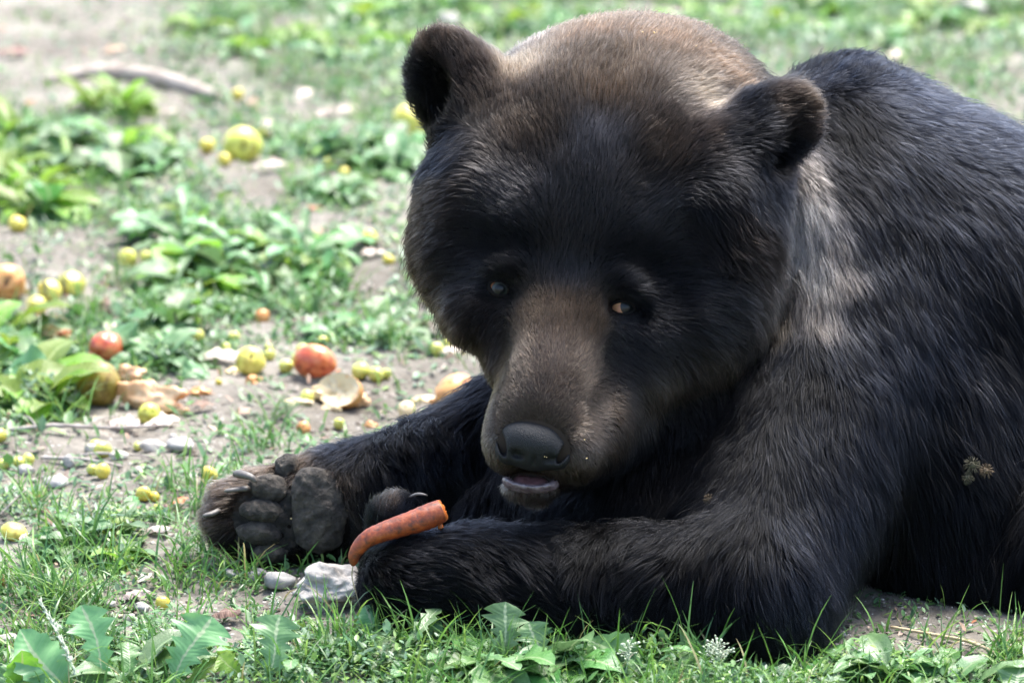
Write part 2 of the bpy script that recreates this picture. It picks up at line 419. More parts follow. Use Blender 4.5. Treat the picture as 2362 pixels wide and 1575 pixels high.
# ------------------------------------------------------------------ the coat: every hair combed along the lie of the fur
F_, J_, L_ = (.025, .0245, .027), (.12, .094, .068), (.42, .385, .36)  # tones lightened to paint face sheen, lit jaw edge, bright neck
K_, B_, C_, N_, E_, MZ, S_, PW, GR = ((.0028, .0031, .0042), (.008, .0058, .0048), (.032, .023, .016), (.082, .054, .036), (.0155, .0115, .0088),
                                  (.072, .056, .045), (.180, .156, .142), (.050, .037, .028), (.0040, .0050, .0080))  # the pale silver tone paints light on neck, crown and ruff
FUR = [
    # px, py, c, flow (right, down, towards viewer), length mm, lift deg, colour, clumping
    (1228, 940, 400, .0, -1, -.5, 4, 22, MZ, .1), (1180, 930, 370, -.6, -.8, -.5, 4, 22, MZ, .1), (1290, 945, 380, .6, -.8, -.4, 4, 22, MZ, .1),
    (1265, 820, 330, .1, -1, -.5, 6, 20, MZ, .2), (1200, 830, 270, -.6, -.9, -.3, 6, 20, MZ, .2), (1340, 840, 270, .6, -.8, -.3, 6, 20, MZ, .2),
    (1292, 715, 262, .1, -1, -.3, 9, 20, C_, .3), (1230, 720, 230, -.3, -.9, -.2, 8, 20, C_, .3), (1360, 735, 230, .4, -.9, -.2, 8, 20, C_, .3),
    (1310, 620, 240, .15, -1, -.2, 11, 18, F_, .4), (1130, 950, 290, -.4, .5, -1, 5, 20, MZ, .1), (1390, 960, 230, .8, .5, -.6, 7, 20, MZ, .2),
    (1345, 1060, 340, .5, .9, -.2, 6, 28, MZ, .2), (1130, 1050, 320, -.5, .9, -.2, 6, 28, MZ, .2), (1230, 1090, 375, .05, 1, -.1, 5, 26, MZ, .2),
    (1225, 1150, 290, 0, 1, .1, 16, 38, MZ, .3), (1330, 1090, 200, .5, 1, 0, 12, 28, C_, .3),
    (1170, 575, 210, -.8, -.6, -.2, 12, 20, K_, .45), (1450, 610, 215, .85, -.55, -.2, 12, 20, K_, .5),
    (1100, 640, 160, -.9, .2, -.4, 14, 22, F_, .4), (1540, 690, 190, 1, .2, -.2, 13, 18, K_, .45),
    (1345, 480, 240, .12, -1, -.3, 12, 18, F_, .4), (1180, 450, 190, -.75, -.65, -.3, 13, 18, F_, .4), (1520, 500, 210, .75, -.65, -.3, 13, 18, F_, .4),  # forehead sheen mixed into the hair colour
    (1380, 330, 190, .2, -1, -.5, 14, 18, F_, .4), (1230, 300, 120, -.3, -1, -.6, 15, 20, E_, .4), (1540, 350, 130, .5, -.9, -.6, 15, 20, E_, .4),
    (1400, 200, 30, .2, -1, -.8, 20, 24, C_, .4),
    (1010, 450, 20, -.8, .3, -.6, 22, 26, E_, .45), (980, 580, -10, -.8, .5, -.5, 30, 32, E_, .45), (1060, 720, 60, -.6, .8, -.4, 27, 30, E_, .4),
    (1130, 760, 140, -.5, .8, -.1, 12, 20, B_, .3), (1165, 860, 200, -.4, .5, -.4, 8, 20, C_, .2),
    (1430, 790, 190, .8, .5, -.1, 13, 20, F_, .35), (1640, 700, 160, .9, .35, -.3, 16, 20, F_, .45), (1740, 560, 110, .85, .5, -.5, 24, 24, B_, .45),
    (1800, 620, 0, .6, .8, -.4, 34, 30, S_, .4), (1770, 740, 10, .6, .9, -.1, 36, 32, J_, .5), (1660, 850, 60, .5, 1, 0, 36, 34, J_, .5),  # rim light on ruff and jaw painted as paler hair
    (1520, 900, 100, .5, 1, 0, 32, 34, J_, .5), (1430, 980, 120, .5, 1, 0, 18, 26, C_, .4), (1500, 800, 170, .7, .7, 0, 13, 18, F_, .4),
    (1640, 450, 130, .6, .6, -.5, 20, 22, K_, .4), (1700, 500, 60, .5, .9, -.4, 22, 26, B_, .45),
    # ears
    (1000, 90, -125, -.35, -1, .0, 22, 30, E_, .3), (1090, 170, -90, -.4, -.9, .0, 16, 24, B_, .35), (960, 200, -120, -.7, -.3, .2, 23, 34, K_, .35),
    (1020, 230, -100, -.3, -.5, .4, 24, 34, K_, .3), (1130, 260, -20, .1, -.9, -.3, 18, 26, E_, .4), (1050, 340, -20, -.5, .6, .2, 20, 26, K_, .4),
    (1860, 235, -20, .9, -.5, 0, 22, 30, E_, .3), (1740, 262, 40, .8, -.6, 0, 16, 24, K_, .35), (1840, 330, 0, .9, .4, .2, 18, 30, K_, .35),
    (1760, 350, 20, .8, .1, .4, 24, 34, K_, .3), (1640, 310, 10, .7, -.5, -.3, 16, 24, B_, .35), (1740, 450, 50, .1, .9, .2, 20, 26, K_, .4),
    # nape and neck; the sunlit band behind the cheek is painted as pale hair
    (1350, 70, -260, .1, -.9, -.6, 20, 30, N_, .4), (1530, 75, -300, .4, -.8, -.5, 22, 30, N_, .4), (1680, 150, -330, .7, -.4, -.4, 22, 30, N_, .4), (1190, 160, -100, -.2, -.9, -.5, 18, 26, J_, .35), (1640, 240, -60, .8, -.3, -.3, 18, 24, J_, .3), (1400, 140, -120, .2, -1, -.6, 20, 26, C_, .4),
    (1260, 170, -190, -.1, -.8, -.8, 20, 26, S_, .35), (1450, 90, -280, .3, -.8, -.6, 22, 30, N_, .4), (1600, 130, -330, .6, -.6, -.5, 22, 30, N_, .4),
    (1560, 230, -230, .8, -.3, -.5, 20, 24, S_, .3), (1700, 220, -350, .8, -.1, -.5, 24, 28, C_, .4), (1750, 170, -430, .6, .2, -.6, 26, 32, K_, .5),
    (1860, 480, -80, .3, 1, .0, 26, 20, L_, .4), (1850, 560, -30, .25, 1, .1, 26, 20, L_, .4), (1930, 560, -60, .25, 1, .1, 28, 20, S_, .4), (1890, 620, -50, .25, 1, .1, 30, 20, L_, .5), (1900, 740, -40, .2, 1, .1, 32, 22, S_, .55),
    (1840, 800, -60, .1, 1, .1, 34, 26, GR, .55),
    (1915, 820, 40, .2, 1, .1, 34, 22, GR, .55), (1860, 400, -60, .3, 1, 0, 24, 20, S_, .4), (1945, 640, -20, .25, 1, .1, 30, 20, S_, .5), (1880, 690, 30, .2, 1, .1, 30, 20, S_, .5),
    # hump, back, flank
    (1990, 560, -90, .3, 1, .1, 32, 20, GR, .5), (1985, 700, -60, .3, 1, .1, 34, 20, GR, .5), (1960, 820, 0, .2, 1, .1, 34, 20, GR, .55), (1930, 400, -150, .3, 1, .1, 30, 22, K_, .5), (1880, 880, 0, .1, 1, .1, 34, 22, K_, .6),
    (1850, 300, 0, .9, .2, .2, 20, 30, B_, .35), (1800, 250, 20, .9, -.5, .1, 18, 26, B_, .35), (1680, 320, 80, .7, -.4, .1, 18, 24, K_, .35), (1760, 400, 50, .6, .6, .3, 20, 28, K_, .35),
    (1880, 140, -460, .1, -1, .0, 32, 50, K_, .35), (2000, 170, -450, .4, -.8, .1, 32, 44, GR, .35), (1960, 300, -250, .3, .9, .3, 34, 22, K_, .5),
    (2100, 260, -420, .7, .1, .1, 34, 30, GR, .4), (2080, 420, -220, .45, 1, .2, 36, 20, GR, .55), (2250, 330, -420, .9, .1, .1, 36, 30, GR, .4),
    (2250, 560, -180, .5, 1, .2, 38, 20, GR, .6), (2060, 620, -80, .35, 1, .2, 36, 20, GR, .55), (2180, 800, 0, .45, 1, .2, 42, 22, GR, .65),
    (2330, 760, -80, .5, 1, .1, 42, 22, K_, .65), (2150, 1050, 60, .3, 1, .1, 50, 24, K_, .75), (2100, 1300, 40, .25, 1, .1, 60, 26, K_, .85),
    (2280, 1300, 60, .2, 1, .1, 62, 26, K_, .85), (2420, 1200, 120, -.3, 1, .1, 60, 26, K_, .85), (2600, 900, -50, .5, .9, 0, 45, 24, K_, .6),
    (3000, 900, -200, .7, .6, 0, 45, 26, K_, .6), (2700, 500, -500, 1, 0, 0, 40, 28, K_, .5), (3300, 900, -600, .8, .5, -.2, 45, 28, K_, .5),
    # chest
    (1500, 1050, 0, -.2, 1, .3, 42, 24, K_, .7), (1700, 950, 0, .05, 1, .2, 40, 24, K_, .7), (1350, 1150, -20, -.5, .8, .2, 40, 24, K_, .7),
    (1560, 1180, 120, -.6, .8, .2, 42, 24, K_, .7),
    # near arm
    (1900, 950, 60, .1, 1, .2, 36, 20, GR, .55), (1850, 1150, 230, .12, 1, .15, 36, 20, GR, .6), (1780, 1320, 380, .2, 1, .1, 34, 22, GR, .6),
    (1700, 1420, 440, .2, .9, .0, 34, 26, K_, .6), (1840, 1430, 380, .35, .9, .0, 36, 28, GR, .6), (1650, 1250, 400, -.35, .9, .1, 38, 22, K_, .8),
    (1500, 1300, 440, -.7, .6, .1, 42, 20, K_, .9), (1350, 1260, 420, -.2, .9, .1, 42, 20, K_, .9), (1200, 1250, 410, .5, .8, .1, 38, 20, K_, .9),
    (1350, 1400, 430, .75, .5, 0, 40, 20, K_, .9), (1180, 1400, 430, .9, .25, 0, 36, 20, K_, .9), (1060, 1260, 400, .7, .6, .1, 30, 22, K_, .85),
    (960, 1350, 410, .9, .1, .1, 24, 22, K_, .8), (860, 1350, 330, .3, .4, .8, 18, 24, K_, .7), (920, 1440, 380, .8, .6, 0, 24, 24, K_, .7),
    (1500, 1450, 430, .6, .7, 0, 40, 24, K_, .8),
    (900, 1160, 270, .2, -.9, .2, 16, 22, PW, .4), (930, 1200, 300, .5, -.6, .3, 16, 22, GR, .4), (850, 1230, 270, -.2, -.8, .3, 14, 22, GR, .4),
    # far arm and paw
    (1080, 930, -240, -.6, .5, .2, 36, 24, K_, .7), (1000, 1000, -180, .4, .9, .2, 36, 22, GR, .85), (900, 1050, -150, .5, .8, .2, 34, 22, GR, .85),
    (1050, 1130, -150, .4, .9, .2, 36, 22, K_, .85), (880, 1160, -140, .3, .9, .2, 28, 22, K_, .8), (800, 1020, -210, -.5, .4, .5, 22, 26, GR, .6),
    (680, 1060, -210, -.6, .2, .6, 18, 28, PW, .5), (780, 1130, -170, .3, .8, .4, 20, 40, PW, .5), (560, 1110, -210, -.9, .1, .3, 20, 30, PW, .5),
    (520, 1200, -210, -1, .25, .3, 26, 34, PW, .6), (560, 1270, -200, -.9, .6, .3, 20, 30, B_, .5), (700, 1290, -200, 0, .9, .4, 14, 30, B_, .4),
]
def _snap(f):
    c = surf(f[0], f[1])
    return c-6 if c is not None and abs(c-f[2]) < 165 and f[0] < 2650 else f[2]
FP = np.array([Q(f[0], f[1], _snap(f)) for f in FUR])
FD = np.array([D(f[3], f[4], f[5]) for f in FUR])
FL = np.array([f[6]*0.001 for f in FUR]); FA = np.array([math.radians(f[7]) for f in FUR])
FC = np.array([f[8] for f in FUR]); FK = np.array([f[9] for f in FUR])

# where no hair grows: nose leather, eyes, lips, pads
BALD = [E(1228, 1030, 395, 90, 60, 90, roll=8), E(1152, 664, 190, 27, 17, 60, roll=18), E(1436, 709, 190, 31, 18, 60, roll=4),
        E(1224, 1108, 345, 66, 26, 90, roll=4),
        E(725, 1180, -170, 90, 102, 44), E(615, 1190, -185, 80, 90, 44), E(655, 1076, -205, 26, 24, 40)]

def vert_normals(v, f):
    n = np.zeros_like(v)
    fn = np.cross(v[f[:, 2]]-v[f[:, 0]], v[f[:, 3]]-v[f[:, 1]])
    for a in range(4): np.add.at(n, f[:, a], fn)
    return n/(np.linalg.norm(n, axis=1, keepdims=True)+1e-12)
bn = vert_normals(bv, bf)

def idw(P, power=3.6):
    W = np.empty((len(P), len(FP)), np.float32)
    d2 = ((P**2).sum(1)[:, None] + (FP**2).sum(1)[None] - 2*P@FP.T)
    W = 1.0/np.maximum(d2, 1e-6)**(power/2)
    W /= W.sum(1, keepdims=True)
    return W@FD, W@FL, W@FA, np.exp(W@np.log(FC)), W@FK

def grow_fur(n_total, seed=3):
    rng = np.random.default_rng(seed)
    tri = np.concatenate([bf[:, [0, 1, 2]], bf[:, [0, 2, 3]]])
    a, b, c = bv[tri[:, 0]], bv[tri[:, 1]], bv[tri[:, 2]]
    area = np.linalg.norm(np.cross(b-a, c-a), axis=1)*0.5
    cen = (a+b+c)/3
    nrm = bn[tri].mean(1)
    view = CAMP-cen; view /= np.linalg.norm(view, axis=1, keepdims=True)
    face = (nrm*view).sum(1)
    dens = np.where(face > -0.25, 1.0, 0.12)
    # short hair on the face needs more of it; far hindquarters less
    _, Lc, _, _, _ = idw(cen)
    dens *= np.clip(0.026/np.maximum(Lc, 0.004), 0.8, 4.2)
    dens *= np.where(cen[:, 0] > 0.66, 0.15, 1.0)
    dens *= np.where(cen[:, 2] < 0.004, 0.0, 1.0)
    w = area*dens; w /= w.sum()
    ti = rng.choice(len(tri), n_total, p=w)
    r1 = np.sqrt(rng.random(n_total)); r2 = rng.random(n_total)
    u, v_, t_ = 1-r1, r1*(1-r2), r1*r2
    T = tri[ti]
    P = bv[T[:, 0]]*u[:, None]+bv[T[:, 1]]*v_[:, None]+bv[T[:, 2]]*t_[:, None]
    N = bn[T[:, 0]]*u[:, None]+bn[T[:, 1]]*v_[:, None]+bn[T[:, 2]]*t_[:, None]
    N /= np.linalg.norm(N, axis=1, keepdims=True)
    keep = np.ones(n_total, bool)
    for s in BALD: keep &= sd_prim(s, P) > 0
    P, N = P[keep], N[keep]; n = len(P)
    Fd, L, A, Cc, Kc = idw(P)
    # low-frequency swirls, then a per-hair scatter
    sw = np.stack([fbm(P*28, 1, 2), fbm(P*28, 2, 2), fbm(P*28, 3, 2)], 1)
    sw2 = np.stack([vnoise(P*90, 11), vnoise(P*90, 12), vnoise(P*90, 13)], 1)
    Fd = Fd/np.linalg.norm(Fd, axis=1, keepdims=True) + 0.26*sw + 0.16*sw2*Kc[:, None] + rng.normal(0, 0.13, (n, 3))
    T1 = Fd - (Fd*N).sum(1, keepdims=True)*N
    T1 /= (np.linalg.norm(T1, axis=1, keepdims=True)+1e-9)
    L = L*(0.72+0.45*rng.random(n))*(1+0.22*fbm(P*40, 5, 2))
    A = A*(0.6+0.8*rng.random(n))*(1+0.35*fbm(P*35, 9, 2))
    guard = rng.random(n) < 0.07
    A = np.where(guard, A+math.radians(14), A); L = np.where(guard, L*1.3, L)
    S = np.linspace(0, 1, 5)
    g = np.array([0, 0, -1.0])
    pts = np.empty((n, 5, 3))
    sag = 0.35*np.clip(L/0.05, 0, 1)
    sx = rng.normal(0, 1, (n, 3))*0.05
    for i, s in enumerate(S):
        h = np.sin(A)*s - 0.42*np.sin(A)*s*s
        pts[:, i] = P + L[:, None]*(T1*(np.cos(A)*s)[:, None] + N*h[:, None] + g*(sag*s*s*0.35)[:, None] + sx*(s*s))
    # locks: tips drawn towards the tip of a neighbouring leader hair
    from mathutils.kdtree import KDTree
    m = max(1, n//22)
    kd = KDTree(m)
    lead = rng.choice(n, m, replace=False)
    PL = P[lead].tolist()
    for i, p in enumerate(PL): kd.insert(p, i)
    kd.balance()
    near = np.fromiter((kd.find(p)[1] for p in P.tolist()), np.int64, n)
    li = lead[near]
    off = P-P[li]
    ok = (np.linalg.norm(off, axis=1) < 0.02) & ((N*N[li]).sum(1) > 0.5)
    kc = (Kc*ok*rng.uniform(0.35, 1.0, n))
    for i, s in enumerate(S[1:], 1):
        goal = pts[li, i] + off*0.12
        wgt = (kc*s**1.3*0.85)[:, None]
        pts[:, i] = pts[:, i]*(1-wgt) + goal*wgt
    pts[:, 1:, 2] = np.maximum(pts[:, 1:, 2], 0.004)
    col = Cc*(0.35+1.6*rng.random(n)**2)[:, None]*(1+0.3*fbm(P*22, 21, 2))[:, None]
    pale = rng.random(n) < 0.04
    col[pale] = col[pale]*2.5+0.004
    rad = np.array([0.26, 0.26, 0.23, 0.16, 0.05])*0.001
    rs = np.clip(L/0.022, 0.55, 1.15)*rng.uniform(0.75, 1.2, n)
    return pts, col, rs[:, None]*rad[None]

def hair_object(name, pts, col, rad, mat, parent):
    n, k, _ = pts.shape
    hc = bpy.data.hair_curves.new(name)
    hc.add_curves([k]*n)
    hc.attributes['position'].data.foreach_set('vector', (pts-bear_base).astype(np.float32).ravel())
    at = hc.attributes.get('radius') or hc.attributes.new('radius', 'FLOAT', 'POINT')
    at.data.foreach_set('value', rad.astype(np.float32).ravel())
    ca = hc.attributes.new('fur_color', 'FLOAT_COLOR', 'CURVE')
    c4 = np.concatenate([np.clip(col, 0.0012, 0.9), np.ones((n, 1))], 1)
    ca.data.foreach_set('color', c4.astype(np.float32).ravel())
    hc.materials.append(mat)
    o = bpy.data.objects.new(name, hc); COL.objects.link(o); o.parent = parent
    return o
def skin_material():
    m, nt, p = new_mat('bear_skin')
    a = nt.nodes.new('ShaderNodeAttribute'); a.attribute_name = 'tint'
    nt.links.new(a.outputs['Color'], p.inputs['Base Color'])
    p.inputs['Roughness'].default_value = 0.9; p.inputs['Specular IOR Level'].default_value = 0.05
    return m
M['skin'] = skin_material()
body = bear_part('body', mesh_np('body', bv-bear_base, bf), M['skin'])
_c = np.concatenate([idw(bv[i:i+40000])[3] for i in range(0, len(bv), 40000)])
_at = body.data.color_attributes.new('tint', 'FLOAT_COLOR', 'POINT')
_at.data.foreach_set('color', np.concatenate([np.clip(_c*0.5, 0.002, 0.06), np.ones((len(bv), 1))], 1).astype(np.float32).ravel())
_pts, _col, _rad = grow_fur(FUR_COUNT)
fur = hair_object('fur', _pts, _col, _rad, M['fur'], body)

# ------------------------------------------------------------------ lofted tubes
def tube(pts, rad, seg=10, cap=True, flat=1.0, jitter=0.0, seed=0):
    pts = np.asarray(pts, float); n = len(pts); rad = np.broadcast_to(np.asarray(rad, float), (n,))
    rng = np.random.default_rng(seed)
    t = np.gradient(pts, axis=0); t /= np.linalg.norm(t, axis=1, keepdims=True)+1e-12
    up = np.array([0, 0, 1.0]) if abs(t[0, 2]) < 0.9 else np.array([1.0, 0, 0])
    V, F = [], []
    a = np.linspace(0, 2*math.pi, seg, endpoint=False)
    for i in range(n):
        s = np.cross(t[i], up); s /= np.linalg.norm(s)+1e-12
        u = np.cross(s, t[i]); up = u
        rr = rad[i]*(1+jitter*rng.normal(0, 1, seg))
        V += [pts[i]+s*math.cos(x)*r+u*math.sin(x)*r*flat for x, r in zip(a, rr)]
    for i in range(n-1):
        for j in range(seg):
            k = (j+1) % seg
            F.append((i*seg+j, i*seg+k, (i+1)*seg+k, (i+1)*seg+j))
    if cap:
        F.append(tuple(range(seg))[::-1]); F.append(tuple((n-1)*seg+j for j in range(seg)))
    return V, F
def spline(pts, n):
    """Catmull-Rom through the points"""
    p = np.asarray(pts, float); p = np.vstack([2*p[0]-p[1], p, 2*p[-1]-p[-2]])
    m = len(p)-3; out = []
    for x in np.linspace(0, m-1e-6, n):
        i = int(x); f = x-i; a, b, c, d = p[i:i+4]
        out.append(0.5*((2*b)+(-a+c)*f+(2*a-5*b+4*c-d)*f*f+(-a+3*b-3*c+d)*f**3))
    return np.array(out)

# ------------------------------------------------------------------ eyes, nose, lips, pads, claws
def local(prims):
    for s in prims:
        for k in ('a', 'b', 'c'):
            if k in s: s[k] = s[k]-bear_base
    return prims
def part_sdf(name, prims, res, mat, parent=None, relax=2, rough=0.0, rs=200):
    V, lo, r = sdf_grid(local(prims), res, pad=0.012)
    v, f = surface_nets(V, lo, r); v = relax_mesh(v, f, relax)
    if rough:
        n = vert_normals(v, f); v = v+n*(rough*fbm(v*rs, 5, 3))[:, None]
    return bear_part(name, mesh_np(name, v, f), mat, parent)

M['nose'] = noise_mat('nose_leather', [(0.3, (0.005, 0.0055, 0.006)), (0.7, (0.013, 0.014, 0.016))], 420, 0.5, 0.9, 700, spec=0.3, bdist=0.0016)
M['lid'] = noise_mat('eyelid_skin', [(0.3, (0.003, 0.0028, 0.0025)), (0.7, (0.009, 0.007, 0.006))], 200, 0.7, 0.3, 900, spec=0.12)
M['lip'] = noise_mat('lip_skin', [(0.35, (0.07, 0.048, 0.052)), (0.65, (0.18, 0.138, 0.145))], 160, 0.22, 0.4, 500, spec=0.7, bdist=0.001)
M['mouth'] = noise_mat('mouth_flesh', [(0.3, (0.05, 0.022, 0.023)), (0.7, (0.13, 0.065, 0.067))], 120, 0.3, 0.4, 500, bdist=0.001)
M['pad'] = noise_mat('pad_leather', [(0.3, (0.013, 0.0105, 0.008)), (0.5, (0.045, 0.037, 0.028)), (0.72, (0.125, 0.104, 0.08))], 70, 0.85, 1.0, 190, bdist=0.006)
M['claw'] = noise_mat('claw_horn', [(0.3, (0.05, 0.043, 0.036)), (0.7, (0.15, 0.135, 0.115))], 120, 0.45, 0.3)

def eye_material(name, sclera, iris):
    m, nt, p = new_mat(name)
    tc = nt.nodes.new('ShaderNodeTexCoord'); sx = nt.nodes.new('ShaderNodeSeparateXYZ')
    nt.links.new(tc.outputs['Object'], sx.inputs[0])
    mr = nd(nt, 'ShaderNodeMapRange'); mr.inputs[1].default_value = 0.0; mr.inputs[2].default_value = 0.0122
    nt.links.new(sx.outputs[2], mr.inputs[0])
    r = ramp(nt, [(0.0, sclera), (0.70, sclera), (0.735, (0.02, 0.012, 0.008)), (0.76, iris), (0.93, tuple(x*0.6 for x in iris)), (0.945, (0.006, 0.008, 0.008)), (1.0, (0.006, 0.008, 0.008))], mr.outputs[0])
    n = nd(nt, 'ShaderNodeTexNoise', Scale=300.0, Detail=4.0); nt.links.new(tc.outputs['Object'], n.inputs['Vector'])
    mx = nt.nodes.new('ShaderNodeMix'); mx.data_type = 'RGBA'; mx.blend_type = 'MULTIPLY'; mx.inputs[0].default_value = 0.45
    nt.links.new(r.outputs[0], mx.inputs[6]); nt.links.new(n.outputs['Color'], mx.inputs[7])
    nt.links.new(mx.outputs[2], p.inputs['Base Color'])
    p.inputs['Roughness'].default_value = 0.3; p.inputs['Specular IOR Level'].default_value = 0.25; p.inputs['Coat Weight'].default_value = 0.08; p.inputs['Coat Roughness'].default_value = 0.03
    return m
def make_eye(px, py, c, roll, gaze, sclera, iris, aw, ah, lab):
    r = 0.0122
    bm = bmesh.new(); bmesh.ops.create_uvsphere(bm, u_segments=28, v_segments=20, radius=r)
    for v in bm.verts:
        if v.co.z > r*0.76: v.co.z += 0.0011*(1-((v.co.x**2+v.co.y**2)/(r*r*0.43)))   # cornea
    me = bpy.data.meshes.new('eye'); bm.to_mesh(me); bm.free()
    me.polygons.foreach_set('use_smooth', np.ones(len(me.polygons), bool))
    o = bear_part('eye', me, eye_material('eye_'+lab, sclera, iris))
    o.location = Vector(Q(px, py, c)-bear_base)
    g = Vector(gaze[0]*CR-gaze[1]*CU-gaze[2]*CF)
    o.rotation_euler = g.to_track_quat('Z', 'Y').to_euler()
    lid = part_sdf('eyelid', [E(px, py, c+1, 37, 31, 28, roll=roll, k=5), E(px, py, c+20, aw, ah, 60, roll=roll, k=6, cut=True), E(px, py, c-4, 26.5, 26.5, 26.5, k=2, cut=True)], 0.0009, M['lid'])
    return o
make_eye(1152, 665, 152, 22, (0.05, 0.12, 1), (0.20, 0.085, 0.04), (0.055, 0.062, 0.052), 22, 11, 'a')
make_eye(1436, 710, 162, 2, (0.62, -0.12, 1), (0.46, 0.23, 0.12), (0.016, 0.019, 0.017), 25, 10, 'b')

nose = part_sdf('nose', [
    E(1228, 1018, 350, 76, 46, 62, roll=8, pitch=8, k=22),
    E(1224, 1000, 346, 60, 34, 60, roll=8, k=22),
    E(1228, 1052, 338, 56, 34, 48, roll=8, k=22),
    E(1172, 1036, 340, 30, 34, 46, roll=8, k=20),
    E(1290, 1050, 340, 30, 34, 46, roll=8, k=20),
    E(1157, 1022, 372, 10, 32, 34, roll=-14, k=6, cut=True),
    E(1302, 1042, 372, 10, 32, 34, roll=32, k=6, cut=True),
    E(1192, 1050, 402, 17, 10, 34, roll=24, k=10, cut=True),
    E(1270, 1062, 402, 17, 10, 34, roll=-8, k=10, cut=True),
    E(1230, 1078, 398, 4, 26, 22, roll=6, k=8, cut=True),
], 0.0013, M['nose'], relax=2)

part_sdf('lower_lip', [E(1224, 1112, 296, 66, 28, 50, roll=4, k=12), E(1224, 1093, 330, 56, 25, 95, roll=4, k=10, cut=True), E(1224, 1085, 280, 80, 20, 90, roll=4, k=8, cut=True)], 0.0011, M['lip'], rough=0.0006, rs=260)
part_sdf('tongue', [E(1222, 1119, 292, 52, 16, 42, roll=4, k=10), E(1205, 1108, 285, 20, 14, 36, k=10), E(1242, 1112, 285, 20, 14, 36, k=10)], 0.0012, M['mouth'])

def pad(px, py, rx, ry, roll, dep=26, lift=4):
    c = surf(px, py)
    return [E(px, py, c-dep+lift+14, rx, ry, dep, roll=roll, k=10)]
M['sole'] = noise_mat('dirty_sole', [(0.30, (0.006, 0.005, 0.004)), (0.52, (0.014, 0.011, 0.008)), (0.8, (0.06, 0.048, 0.036))], 90, 0.95, 1.0, 420, bdist=0.004)
part_sdf('sole', [E(725, 1180, -240, 102, 114, 70, k=50), E(615, 1190, -240, 92, 100, 54, k=40)], 0.0022, M['sole'], rough=0.0042, rs=95)
# sole: big palm pad and five toe pads
part_sdf('palm_pad', [E(738, 1126, -170, 62, 50, 40, roll=12, k=26), E(756, 1180, -166, 54, 52, 40, roll=0, k=26), E(742, 1232, -178, 54, 42, 34, roll=-14, k=26),
                      E(702, 1166, -178, 30, 78, 26, roll=5, k=22)], 0.0016, M['pad'], rough=0.0022, rs=90)
for (px, py, rx, ry, roll) in ((618, 1126, 47, 28, 10), (602, 1177, 50, 24, 4), (596, 1228, 51, 25, 6), (620, 1274, 42, 22, -4), (662, 1074, 28, 26, 0)):
    c = surf(px, py)
    part_sdf('toe_pad', [E(px, py, c+5, rx*1.02, ry*1.03, 27, roll=roll, k=10), E(px+rx*.25, py, c+6, rx*.76, ry*1.08, 27, roll=roll, k=10)], 0.0014, M['pad'], rough=0.0016, rs=120)
def claw(points, r0, name='claw'):
    p = spline([Q(*q) for q in points], 9)-bear_base
    V, F = tube(p, r0*PX*np.array([1.0, 1.05, 1.03, .98, .92, .84, .74, .6, .32]), 10, True, flat=0.8)
    bear_part(name, mesh_np(name, V, F), M['claw'])
claw([(545, 1092, -196), (560, 1094, -176), (580, 1100, -160), (592, 1113, -160)], 11)
claw([(575, 1126, -186), (552, 1128, -172), (528, 1131, -166), (518, 1132, -168)], 7.5)
claw([(505, 1176, -190), (490, 1184, -178), (474, 1188, -172), (468, 1189, -174)], 7.5)
claw([(560, 1290, -196), (540, 1298, -186), (522, 1302, -182), (510, 1306, -184)], 5.5)
claw([(945, 1146, 262), (962, 1139, 268), (978, 1140, 272), (986, 1143, 270)], 4)

# ------------------------------------------------------------------ the ground: one uneven sheet of trodden soil
def gh(x, y):
    p = np.stack([np.asarray(x, float), np.asarray(y, float), np.zeros_like(np.asarray(x, float))], -1)
    big = 0.012*fbm(p*2.2, 31, 2)
    small = 0.0055*fbm(p*11, 32, 3) + 0.0022*fbm(p*55, 33, 2)
    fade = 1.0
    return big+small*fade-0.004
def gpt(px, py, dz=0.0):
    p = G(px, py); p[2] = float(gh(p[0], p[1]))+dz
    return p
def axis_pts(a, b, step, far, grow):
    mid = list(np.arange(a, b+step/2, step)); lo, hi = [], []
    s = step; x = a
    while x > -far: s *= grow; x -= s; lo.append(x)
    s = step; x = b
    while x < far: s *= grow; x += s; hi.append(x)
    return np.array(lo[::-1]+mid+hi)
gx = axis_pts(-1.35, 1.25, 0.0115, 150, 1.12); gy = axis_pts(3.7, 8.3, 0.0135, 150, 1.12)
XX, YY = np.meshgrid(gx, gy, indexing='ij')
ZZ = gh(XX, YY)
gvv = np.stack([XX, YY, ZZ], -1).reshape(-1, 3)
ii = np.arange(len(gx)*len(gy)).reshape(len(gx), len(gy))
gff = np.stack([ii[:-1, :-1], ii[1:, :-1], ii[1:, 1:], ii[:-1, 1:]], -1).reshape(-1, 4)

